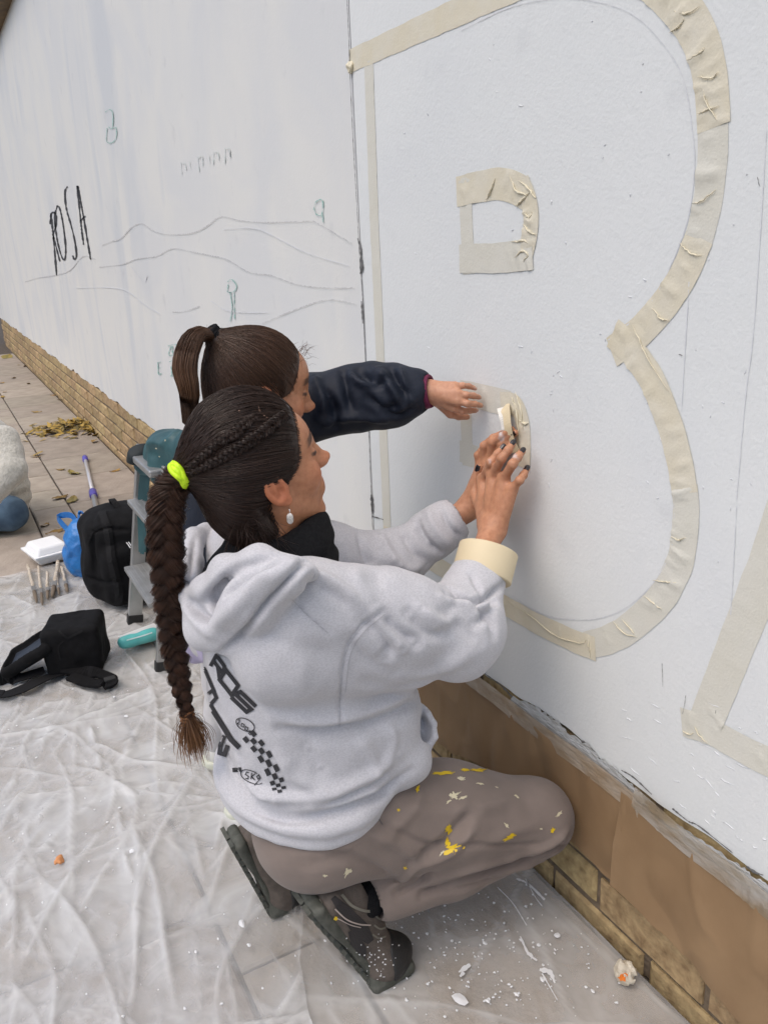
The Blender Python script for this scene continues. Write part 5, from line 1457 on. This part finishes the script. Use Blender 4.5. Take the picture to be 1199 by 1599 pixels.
# ------------------------------------------------------------------ person sitting on the pavement
far = thing('person', 'person in a cream fleece and jeans sitting on the pavement beyond the foam box', 'person', (-4.75, -.92, 0), 'people at the wall')
q0 = pt(-12, 816, z=.0); cx, cy = q0[0], q0[1]
m_fleece = mat('cream fleece', (.55, .53, .47), .98, (.44, .425, .37), scale=60, bump=.006, bscale=90, sheen=.4)
m_jean = mat('blue jeans', (.085, .145, .215), .9, (.05, .09, .145), scale=18, bump=.001, bscale=300)
FO, FR = head_frame((cx-.16, cy-.12, .83), 150, -18)
v, f = nets(lambda P: smin(smin(head_sdf((P-FO)@FR), neck_sdf((P-FO)@FR), .02), ell(P, (cx-.02, cy-.02, .35), (.13, .10, .22)), .04), (cx-.35, cy-.35, .08), (cx+.25, cy+.25, 1.0), .007)
obj('body', v, f, m_skin, far, smooth=True, cols=skin_cols(v, SK, (v-FO)@FR))
def fleece(P):
    d = chain(P, [(cx+.02, cy+.04, .16), (cx+.0, cy+.03, .36), (cx-.05, cy-.02, .55)], [.185, .185, .150], .05)
    d = smin(d, chain(P, [(cx+.10, cy-.10, .54), (cx+.12, cy-.20, .34), (cx+.0, cy-.36, .24)], [.085, .075, .055], .03), .03)
    d = smin(d, chain(P, [(cx-.20, cy+.05, .54), (cx-.25, cy-.08, .34), (cx-.15, cy-.28, .24)], [.085, .075, .055], .03), .03)
    d = smin(d, chain(P, [pt(4, 690, s=4.50), pt(16, 735, s=4.36), pt(-14, 772, s=4.32)], [.085, .078, .06], .02), .008)
    d = smin(d, ell(P, (cx-.08, cy-.05, .63), (.09, .09, .07)), .04)
    q = P[:, 2]+.25*(P[:, 1]-cy)
    return smax(d+.005*np.sin(q*95+2*fnoise(P, 6, 3, 1))*sstep(.32, .18, P[:, 2])+.005*fnoise(P, 18, 4, 2), .05-P[:, 2], .03)
v, f = nets(fleece, (cx-.5, cy-.5, .0), (cx+.6, cy+.4, .80), .0085); obj('fleece', v, f, m_fleece, far, smooth=True)
def jeans(P):
    d = ell(P, (cx, cy, .10), (.19, .19, .11))
    d = smin(d, chain(P, [(cx+.07, cy-.08, .11), (cx+.20, cy-.34, .13), (cx-.05, cy-.45, .07)], [.105, .085, .06], .03), .04)
    kq = pt(16, 802, z=.11)
    d = smin(d, chain(P, [(cx+.0, cy-.02, .12), kq, pt(-30, 808, z=.10)], [.11, .088, .085], .03), .03)
    d = smin(d, chain(P, [(cx-.10, cy-.08, .11), (cx-.30, cy-.30, .13), (cx+.0, cy-.50, .07)], [.105, .085, .06], .03), .04)
    return smax(d, .004-P[:, 2], .01)+.007*np.abs(fnoise(P, 13, 3, 2))
v, f = nets(jeans, (cx-.5, cy-.65, -.02), (cx+.55, cy+.3, .3), .0085); obj('jeans', v, f, m_jean, far, smooth=True)
for sx, ex in ((.0, .03), (-.10, -.06)):
    v, f = nets(lambda P: smax(ell(P, (cx+sx, cy-.55, .045), (.05, .10, .05)), .004-P[:, 2], .005), (cx+sx-.12, cy-.7, -.01), (cx+sx+.12, cy-.4, .12), .007); obj('shoe', v, f, m_sneak, far, smooth=True)
v, f = nets(lambda P: smax(ell((P-FO)@FR, (0, -.02, .042), (.086, .104, .092)), -hair_region((P-FO)@FR), .01), FO-.2, FO+.2, .006); obj('hair', v, f, m_hair, far, smooth=True, cols=np.tile((.03, .016, .01), (len(v), 1)))

# ================================================================== THINGS ON THE SHEET AND PAVEMENT
# stepladder ---------------------------------------------------------------
m_alu = mat('dull aluminium', (.46, .46, .45), .42, (.38, .38, .37), scale=18, metal=.75, bump=.0006, bscale=90)
m_foot = mat('black rubber foot', (.018, .018, .018), .7)
LX = -2.83
lad = thing('step_ladder', 'small aluminium stepladder with a teal cloth over its top', 'ladder', (LX, -.45, .0))
def rail_at(sx, z): return np.array([LX+sx*(.222-.05*z), -.518+.17*z, z])
for sx in (-1, 1):
    mb = MB(); mb.beam(rail_at(sx, .035), rail_at(sx, .715), .052, .024, (0, 1, 0)); o = mb.build('rail', m_alu, lad, bevel=.003)
    mb = MB(); mb.beam(rail_at(sx, .012), rail_at(sx, .05), .058, .030, (0, 1, 0)); mb.build('rubber_foot', m_foot, o, bevel=.003)
    for z in (.26, .52):
        q = rail_at(sx, z); MB().tube([q+[sx*.012, 0, -.012], q+[sx*.017, 0, -.012]], .005, 10).build('rivet', m_alu, o)
    mb = MB(); mb.beam((LX+sx*.19, -.07, .03), (LX+sx*.15, -.34, .70), .026, .022, (0, 1, 0)); o = mb.build('rear_leg', m_alu, lad, bevel=.003)
    mb = MB(); mb.beam((LX+sx*.19, -.072, .012), (LX+sx*.189, -.083, .05), .032, .028, (0, 1, 0)); mb.build('rubber_foot', m_foot, o, bevel=.003)
for z in (.26, .52):
    a, b = rail_at(-1, z), rail_at(1, z)
    st = MB().box((a[0]+.012, a[1]-.055, z-.018), (b[0]-.012, a[1]+.055, z)).build('tread', m_alu, lad, bevel=.003)
    for k in range(6):
        MB().box((a[0]+.02, a[1]-.045+k*.017, z), (b[0]-.02, a[1]-.038+k*.017, z+.002)).build('grip_rib', m_alu, st)
MB().box((LX-.17, -.46, .675), (LX+.15, -.34, .70)).build('top_platform', m_alu, lad, bevel=.006)
MB().beam((LX-.165, -.21, .40), (LX+.165, -.21, .40), .022, .012, (0, 0, 1)).build('cross_brace', m_alu, lad, bevel=.002)
# teal cloth over the top with a hanging strap
m_teal = mat('dark teal oilcloth', (.016, .058, .068), .5, (.028, .092, .102), scale=9, bump=.002, bscale=30)
tc0 = np.array([LX, -.42, .80])
def teal(P):
    a, b, c = pt(226, 710, s=3.0), pt(262, 702, s=2.75), pt(320, 698, s=2.55)
    d = chain(P, [a, b, c], [.045, .056, .058], .03)
    d = smin(d, chain(P, [pt(238, 726, s=2.95), pt(262, 728, s=2.75), pt(310, 740, s=2.6)], [.045, .058, .06], .03), .04)
    d = d+.030*(np.abs(fnoise(P, 7, 17, 3))-.35)
    d = np.abs(d+.007)-.007
    e = pt(210, 706, s=3.0)
    d = smax(d, -ell(P, e, (.075, .06, .045)), .006)
    return d
lo_ = np.array([-3.2, -.75, .62]); hi_ = np.array([-2.35, -.15, .98])
v, f = nets(teal, lo_, hi_, .0075)
cl = obj('teal_cloth', v, f, m_teal, None, smooth=True, loc=tuple(tc0)); tag(cl, 'dark teal oilcloth apron draped over the top of the stepladder', 'cloth')
def ribbon(P, w, side, name, m, parent, th=.002):
    P = np.array(P, float); T_ = np.gradient(P, axis=0); T_ /= np.linalg.norm(T_, axis=1)[:, None]
    sd_ = np.array(side, float) if np.ndim(side) == 2 else np.tile(np.array(side, float), (len(P), 1))
    sd_ = sd_-T_*(sd_*T_).sum(1)[:, None]; sd_ /= np.linalg.norm(sd_, axis=1)[:, None]+1e-9; nn = np.cross(T_, sd_)
    vs = []; fs = []
    for p, s_, q in zip(P, sd_, nn): vs += [p-s_*w/2-q*th/2, p+s_*w/2-q*th/2, p+s_*w/2+q*th/2, p-s_*w/2+q*th/2]
    for i in range(len(P)-1):
        for k in range(4): fs.append((i*4+k, i*4+(k+1) % 4, i*4+4+(k+1) % 4, i*4+4+k))
    fs += [(3, 2, 1, 0), tuple(len(vs)-4+k for k in range(4))]
    return obj(name, vs, fs, m, parent, smooth=False)
v2_, f2_ = nets(lambda P: ell(P, pt(223, 712, s=2.96), (.05, .055, .040))+.022*(np.abs(fnoise(P, 11, 19, 2))-.3), np.array([-3.2, -.72, .62]), np.array([-2.75, -.3, .95]), .0065)
obj('mouth_shade', v2_, f2_, mat('painted mouth shade', (.008, .014, .016), .7), cl, smooth=True)  # near-black lump in the cloth's open end, painting the shade inside it
ribbon(catmull([pt(228, 722, s=2.97), pt(223, 760, s=2.98), pt(221, 800, s=2.98), pt(222, 830, s=2.98), pt(223, 862, s=2.97)], 20), .030, (.6, .8, 0), 'strap', m_teal, cl)
ribbon(catmull([pt(233, 722, s=2.95), pt(230, 760, s=2.95), pt(224, 800, s=2.96), pt(226, 840, s=2.95), pt(222, 865, s=2.95)], 20), .016, (.6, .8, 0), 'strap', m_teal, cl)
for i, (x, y) in enumerate(((245, 700), (259, 688), (250, 713))):
    p = hit(bvh(v, f), x, y, .002)
    if p is not None:
        q = MB(); th = np.linspace(0, 6.283, 8, endpoint=False); q.add([p+np.array([.4*math.cos(a), .88*math.cos(a), math.sin(a)])*.0035*random.uniform(.4, 1.2) for a in th], [tuple(range(8))]); q.build('paint_spot', m_cream, cl)

# black backpack -----------------------------------------------------------
m_bag = mat('black nylon', (.0045, .0045, .005), .85, (.008, .008, .009), scale=30, bump=.0015, bscale=60, spec=.18)
bc = pt(190, 975, z=0.012); bc = np.array([-3.36, -.462, 0.012])
bag = thing('backpack', 'large black backpack standing behind the stepladder', 'backpack', tuple(bc))
def pack(P):
    q = P-bc
    d = rbox(q, (0, 0, .190), (.15, .158, .188), .08)
    d = smin(d, rbox(q, (.12, -.01, .145), (.07, .115, .130), .05), .02)
    d = smin(d, ell(q, (.02, -.0, .32), (.14, .125, .07)), .05)
    d = smin(d, ell(q, (.02, -.14, .14), (.10, .05, .11)), .03)
    return d+.007*fnoise(P, 11, 41, 2)
v, f = nets(pack, bc+[-.3, -.3, -.02], bc+[.3, .3, .56], .0075)
v = folds(v, f, [([(150, 800), (145, 850), (150, 900)], -.008, .012), ([(140, 830), (170, 825), (200, 828)], -.008, .008), ([(135, 900), (160, 910), (190, 905)], -.008, .008), ([(165, 800), (172, 850), (180, 900), (192, 940)], .007, .012), ([(140, 935), (165, 950), (185, 948)], -.007, .009)])
o = obj('main_compartment', v, f, m_bag, bag, smooth=True)
btree = bvh(v, f)
def strap_on(tree, pl, w, name, m, parent, off=.006):
    V_, F2 = strip_px(pl, w, lambda a, b: hit(tree, a, b, off), 3, 2)
    if F2: return obj(name, V_, F2, m, parent)
m_web = mat('black webbing', (.009, .009, .010), .85, bump=.001, bscale=300, spec=.25)
strap_on(btree, [(160, 800), (170, 835), (176, 880), (186, 925), (180, 965)], 11, 'shoulder_strap', m_web, bag)
strap_on(btree, [(138, 850), (145, 832), (160, 822), (175, 820)], 2.2, 'zip', m_web, bag)
ribbon(catmull([bc+[-.03, .0, .365], bc+[-.02, -.02, .410], bc+[.03, -.02, .420], bc+[.07, .0, .37]], 12), .022, (0, 1, 0), 'grab_handle', m_web, bag, .006)
m_wht = mat('white print', (.75, .75, .75), .6)
for pl in ([(198, 847), (204, 856)], [(201, 846), (207, 855)]): strap_on(btree, pl, 1.6, 'logo_stroke', m_wht, bag, .003)

# blue carrier bag ---------------------------------------------------------
m_blue = mat('blue polythene', (.012, .135, .42), .35, (.02, .19, .52), scale=10, bump=.006, bscale=35, spec=.6)
q0 = np.array([-3.72, -.585, 0])
bb = thing('carrier_bag', 'crumpled blue plastic carrier bag beside the backpack', 'bag', tuple(q0))
v, f = nets(lambda P: smin(ell(P-q0, (0, 0, .10), (.10, .085, .115)), ell(P-q0, (.01, 0, .19), (.065, .055, .075)), .05)+.016*np.abs(fnoise(P, 13, 51, 3))-.006, q0+[-.18, -.16, -.03], q0+[.18, .16, .31], .006)
obj('bag_body', v, f, m_blue, bb, smooth=True)
ribbon(catmull([q0+[-.05, -.04, .20], q0+[-.09, -.07, .26], q0+[-.06, -.02, .27], q0+[-.01, .0, .23]], 14), .028, (.3, .3, 1), 'handle', m_blue, bb, .002)
ribbon(catmull([q0+[.0, .0, .23], q0+[.02, .01, .30], q0+[.05, .03, .28], q0+[.05, .04, .21]], 14), .028, (1, .2, .2), 'handle', m_blue, bb, .002)

# foam clamshell box -------------------------------------------------------
m_foam = mat('white foam', (.78, .79, .79), .5, bump=.0006, bscale=300)
fx = pt(76, 866, z=.03); fx = np.array([fx[0], fx[1], .014])
ang = math.radians(12); Rz = np.array([[math.cos(ang), -math.sin(ang), 0], [math.sin(ang), math.cos(ang), 0], [0, 0, 1]])
fb_ = thing('foam_box', 'white foam takeaway clamshell box on the edge of the sheet', 'box', tuple(fx))
def frus(a0, b0, a1, b1, z0, z1):
    v = [(x*a0, y*b0, z0) for x, y in ((-1, -1), (1, -1), (1, 1), (-1, 1))]+[(x*a1, y*b1, z1) for x, y in ((-1, -1), (1, -1), (1, 1), (-1, 1))]
    return [fx+Rz@np.array(p) for p in v], [(0, 3, 2, 1), (4, 5, 6, 7)]+[(i, (i+1) % 4, (i+1) % 4+4, i+4) for i in range(4)]
MB().add(*frus(.080, .066, .098, .083, 0, .038)).build('tray', m_foam, fb_, bevel=.008)
MB().add(*frus(.105, .090, .105, .090, .0385, .0445)).build('rim', m_foam, fb_, bevel=.002)
MB().add(*frus(.096, .081, .076, .062, .045, .082)).build('lid', m_foam, fb_, bevel=.010)
MB().add(*frus(.106, .091, .105, .090, .0448, .0490)).build('lid_rim', m_foam, fb_, bevel=.002)

# old brushes and sticks lying in a row -------------------------------------
m_wood = mat('paint-crusted wood', (.36, .27, .18), .8, (.60, .56, .48), scale=60, stretch=(3, 1, 1), bump=.002, bscale=90)
m_bris = mat('stiff bristle', (.20, .155, .11), .9, bump=.003, bscale=200, stretch=(8, 1, 1)); m_ferr = mat('dull ferrule', (.30, .29, .27), .5, metal=.7)
SH = .030
brs = [((44, 882), (58, 940), .011, 'brush with a tan handle at the outer end of the row, beside the foam box'), ((60, 884), (67, 944), .009, 'slim bare stick lying second in the row of brushes'),
       ((74, 893), (75, 935), .010, 'grey crusted brush in the middle of the row'), ((92, 876), (82, 932), .014, 'wide brush with a pale handle crossing its neighbours'),
       ((88, 895), (93, 928), .008, 'thin dark stick under the wide brush'), ((97, 885), (106, 924), .011, 'brush nearest the blue carrier bag')]
for i, (a, b, rr, lab) in enumerate(brs):
    rr *= .68; p0, p1 = pt(*a, z=SH), pt(*b, z=SH); bt = thing('paint_brush', lab, 'brush', tuple((p0+p1)/2-[0, 0, .012]), 'old brushes laid in a row')
    d = p1-p0; P = np.array([p0+d*t for t in np.linspace(0, .62, 8)])+np.random.default_rng(i).normal(0, .0015, (8, 3))
    MB().tube(P, rr*np.array([.8, 1, .95, .85, .85, .9, 1, 1.05]), 10).build('handle', m_wood, bt, smooth=True)
    MB().beam(p0+d*.60, p0+d*.74, rr*2.3, rr*1.6, (1, 1, 0)).build('ferrule', m_ferr, bt, bevel=.002)
    MB().add(*tube_mesh(np.array([p0+d*t for t in (.73, .82, .92, 1.0)]), rr*np.array([1.0, 1.05, .9, .5]), 9)).build('bristles', m_bris, bt, smooth=True)

# open camera bag -----------------------------------------------------------
cb0 = np.array([-2.80, -.76, .022])
cbag = thing('camera_bag', 'open black camera bag lying with its lid thrown back and strap trailing', 'camera bag', tuple(cb0))
ang = math.radians(-18); Rz = np.array([[math.cos(ang), -math.sin(ang), 0], [math.sin(ang), math.cos(ang), 0], [0, 0, 1]])
v, f = nets(lambda P: smax(rbox((P-cb0)@Rz, (0, 0, .085), (.085, .095, .088), .022), -rbox((P-cb0)@Rz, (0, -.10, .085), (.062, .09, .062), .012), .006)+.004*fnoise(P, 18, 61, 2), cb0-[.2, .2, .03], cb0+[.2, .2, .22], .006)
o = obj('bag_body', v, f, m_bag, cbag, smooth=True); ctree = bvh(v, f)
m_lin = mat('dark blue lining', (.012, .018, .030), .6, (.02, .028, .042), scale=10, bump=.002, bscale=30)
l0 = pt(72, 1010, s=2.80); lc = pt(38, 1016, n=.135)
lc = np.array([-2.83, -.905, .10])
la = math.radians(28)
Rl = Rz@np.array([[1, 0, 0], [0, math.cos(la), -math.sin(la)], [0, math.sin(la), math.cos(la)]])
v, f = nets(lambda P: smax(rbox((P-lc)@Rl, (0, 0, 0), (.085, .098, .024), .022), -rbox((P-lc)@Rl, (0, 0, .026), (.068, .080, .028), .016), .004)+.004*fnoise(P, 14, 63, 2), lc-.17, lc+.17, .0055)
cd = (v-lc)@Rl
lid = obj('lid', v, f, m_bag, cbag, smooth=True)
v, f = nets(lambda P: rbox((P-lc)@Rl, (0, 0, -.001), (.066, .078, .006), .005)+.003*fnoise(P, 25, 64, 2), lc-.15, lc+.15, .005); obj('lining', v, f, m_lin, lid, smooth=True)
strap_on(ctree, [(92, 985), (105, 995), (115, 992), (130, 985)], 3, 'zip', m_web, cbag, .004); strap_on(ctree, [(95, 1030), (92, 1010), (100, 1000)], 2.2, 'zip', m_web, cbag, .004)
up3 = (0, .0, 1)
z_ = .034
ribbon(catmull([pt(105, 1040, z=.05), pt(88, 1052, z=z_), pt(60, 1064, z=z_+.004), pt(30, 1078, z=z_), pt(5, 1084, z=z_), pt(-25, 1078, z=z_), pt(-10, 1062, z=z_), pt(30, 1058, z=z_+.006), pt(70, 1046, z=z_+.01)], 60), .046, (.55, .83, 0), 'shoulder_strap', m_web, cbag, .004)
ribbon(catmull([pt(100, 1044, z=z_+.012), pt(130, 1048, z=z_+.012), pt(155, 1052, z=z_+.008), pt(174, 1060, z=z_+.008), pt(170, 1068, z=z_+.004), pt(140, 1066, z=z_+.004), pt(110, 1056, z=z_+.008)], 44), .040, (.55, .83, 0), 'strap_pad', m_bag, cbag, .010)
for (x, y, zz) in ((172, 1060, z_+.014), (118, 1000, .12)):
    p = pt(x, y, z=zz); MB().box(p-[.012, .018, .005], p+[.012, .018, .005]).build('buckle', m_foot, cbag, bevel=.003)

# teal pencil case and white pad between ladder and backpack -----------------
m_case = mat('turquoise case', (.10, .47, .46), .35, (.14, .55, .53), scale=20, bump=.001, bscale=60); m_pad = mat('white paper pad', (.62, .63, .63), .7)
p = pt(216, 995, z=.024)
pad = MB().add([pt(184, 994, z=.028), pt(205, 1002, z=.028), pt(262, 985, z=.028), pt(240, 973, z=.028), pt(184, 994, z=.040), pt(205, 1002, z=.040), pt(262, 985, z=.040), pt(240, 973, z=.040)], [(0, 1, 2, 3), (7, 6, 5, 4), (0, 4, 5, 1), (1, 5, 6, 2), (2, 6, 7, 3), (3, 7, 4, 0)]).build('paper_pad', m_pad, None, loc=tuple(p))
tag(pad, 'white paper pad lying flat under the turquoise case', 'pad')
p0, p1 = pt(195, 1004, z=.055), pt(240, 990, z=.055)
cs = thing('pencil_case', 'turquoise zipped pencil case on the white pad by the ladder foot', 'pencil case', tuple(p))
v, f = nets(lambda P: chain(P, [p0, p1], [.024, .024])+.004*fnoise(P, 20, 71, 2), np.minimum(p0, p1)-.05, np.maximum(p0, p1)+.05, .005); obj('case_body', v, f, m_case, cs, smooth=True)
strap_on(bvh(v, f), [(198, 1000), (220, 994), (238, 988)], 1.8, 'zip', mat('white zip', (.6, .75, .74), .5), cs, .002)

# telescopic pole on the pavement -------------------------------------------
m_purple = mat('violet plastic', (.075, .06, .36), .4)
pA, pB = pt(133, 714, z=.018), pt(163, 850, z=.018)
pl_ = thing('telescopic_pole', 'grey telescopic paint pole with violet collars lying on the pavement', 'pole', tuple(pA))
d = pB-pA; mid = pt(146, 771, z=.018)
MB().tube([pA, mid], .0125, 14).build('inner_tube', mat('white tube', (.55, .55, .57), .3, metal=.3), pl_, smooth=True)
MB().tube([mid, pB], .0150, 14).build('outer_tube', m_alu, pl_, smooth=True)
u_ = d/np.linalg.norm(d)
MB().tube([pA-u_*.01, pA+u_*.01, pA+u_*.10, pA+u_*.11], [.014, .019, .019, .014], 14).build('end_cap', m_purple, pl_, smooth=True)
MB().tube([mid-u_*.06, mid-u_*.05, mid+u_*.05, mid+u_*.06], [.016, .023, .023, .017], 14).build('locking_collar', m_purple, pl_, smooth=True)

# leaves ---------------------------------------------------------------------
m_leaf = mat('dry ochre leaf', (.34, .22, .05), .7, (.20, .12, .03), scale=40, rand=.25); m_leafg = mat('greenish leaf', (.16, .15, .04), .7, (.26, .2, .05), scale=40, rand=.2)
def leaf_mesh(L_, W, seed, m):
    r = np.random.default_rng(seed); n = 7; V = []; fs = []
    for i in range(n):
        t = i/(n-1); w = W*math.sin(math.pi*min(1, t*.93+.06))**.8*(1-.3*t)*(1+.2*r.uniform(-1, 1))
        z = .010*math.sin(t*3.0+seed)+.004*r.uniform(0, 1)
        V += [(t*L_-L_/2, -w, z+.008*r.uniform(.2, 1)), (t*L_-L_/2, 0, z+.002), (t*L_-L_/2, w, z+.010*r.uniform(.2, 1))]
    for i in range(n-1):
        a = i*3; fs += [(a, a+1, a+4, a+3), (a+1, a+2, a+5, a+4)]
    me = bpy.data.meshes.new('leaf'); me.from_pydata(V, [], fs); me.materials.append(m); return me
LM = [leaf_mesh(.10, .028, k, m_leaf) for k in range(5)]+[leaf_mesh(.11, .035, k+9, m_leafg) for k in range(3)]
def leaf(me, p, sc, lab, grp='fallen leaves on the pavement'):
    o = bpy.data.objects.new('leaf', me); C.objects.link(o); o.location = p; o.rotation_euler = (random.uniform(-.2, .2), random.uniform(-.2, .2), random.uniform(0, 6.28)); o.scale = (sc, sc, sc); ROOT[o.name] = np.array(p)
    tag(o, lab, 'leaf', grp); return o
for (x, y, g_) in ((58, 643, 0), (45, 599, 0), (30, 570, 0), (40, 572, 0), (5, 620, 0), (8, 612, 0), (140, 678, 0), (148, 690, 0), (95, 733, 0), (57, 710, 0), (57, 713, 0), (84, 617, 0), (95, 624, 0), (22, 590, 0), (60, 565, 0), (3, 598, 0), (180, 735, 0), (70, 820, 0), (95, 777, 0), (88, 830, 0)):
    p = pt(x, y, z=.004); leaf(random.choice(LM[:5]), tuple(p), random.uniform(.6, 1.1), 'small dry ochre leaf fallen on the bare pavement')
leaf(LM[5], tuple(pt(115, 738, z=.004)), 1.25, 'broad greenish leaf beside the tip of the pole'); leaf(LM[6], tuple(pt(114, 780, z=.004)), 1.1, 'curled olive leaf between pole and blue bag'); leaf(LM[7], tuple(pt(12, 558, z=.004)), 2.2, 'long green leaf far along the pavement')
# heap of leaves swept against the plinth
mb = MB(); r = np.random.default_rng(33); hp = pt(112, 670, z=0)
for i in range(230):
    t = r.normal(0, 1, 2); x, y = hp[0]+t[0]*.16, hp[1]+t[1]*.17
    y = min(y, -.02); z = .006+.075*math.exp(-(t[0]**2+t[1]**2)/1.6)*r.random()
    a = r.uniform(0, 6.28); L_ = r.uniform(.03, .065); u_ = np.array([math.cos(a), math.sin(a), r.uniform(-.5, .5)])*L_; w_ = np.array([-math.sin(a), math.cos(a), r.uniform(-.5, .5)])*L_*.35
    c = np.array([x, y, z]); mb.add([c-u_, c-w_, c+u_, c+w_], [(0, 1, 2, 3)])
o = mb.build('leaf_litter', mat('mixed dry leaves', (.40, .26, .05), .75, (.13, .10, .03), scale=22, contrast=(.42, .6)), None, loc=tuple(hp)); tag(o, 'heap of dry yellow leaves swept against the brick plinth', 'leaf litter', kind='stuff')
# crumpled wads -----------------------------------------------------------------
wp = pt(976, 1518, z=.03); wp[1] = min(wp[1], -.035); m_wad = mat('crumpled cream tape', (.66, .61, .50), .6, (.50, .44, .34), scale=60, bump=.002, bscale=90); m_or = mat('orange scrap', (.75, .20, .02), .6)
wad = thing('tape_wad', 'crumpled cream tape wad with an orange scrap lying against the bricks', 'wad', (wp[0], wp[1], .008))
v, f = nets(lambda P: ell(P, wp, (.021, .018, .023))+.011*(np.abs(fnoise(P, 55, 6, 2))-.3), wp-.045, wp+.045, .0018); obj('crumpled_tape', v, f, m_wad, wad, smooth=False)
wt_ = bvh(v, f); V_, F2 = blob_px(972, 1526, 6, 6, 0, lambda a, b: hit(wt_, a, b, .002), 3)
if F2: obj('orange_scrap', V_, F2, m_or, wad)
sp = pt(93, 1343, z=.03); v, f = nets(lambda P: ell(P, sp, (.011, .009, .006))+.005*fnoise(P, 90, 5, 2), sp-.025, sp+.025, .0016)
o = obj('petal_scrap', v, f, mat('faded orange scrap', (.60, .26, .10), .7), None, smooth=False, loc=tuple(sp)); tag(o, 'small faded orange scrap lying alone on the milky sheet', 'scrap')
# strip of tape being pressed on, standing off the wall at the hands
P = catmull([onwall(790, 634, .004), onwall(799, 642, .014), onwall(806, 662, .022), onwall(808, 684, .018), onwall(812, 705, .010)], 20)
ribbon(P, .024, (1, 0, .35), 'tape_strip', m_roll, D2, .0008)
P = catmull([onwall(786, 636, .006), onwall(796, 650, .016), onwall(801, 668, .020)], 12)
ribbon(P, .018, (1, .2, -.3), 'tape_strip', mat('white tape tail', (.72, .70, .64), .5), D2, .0008)
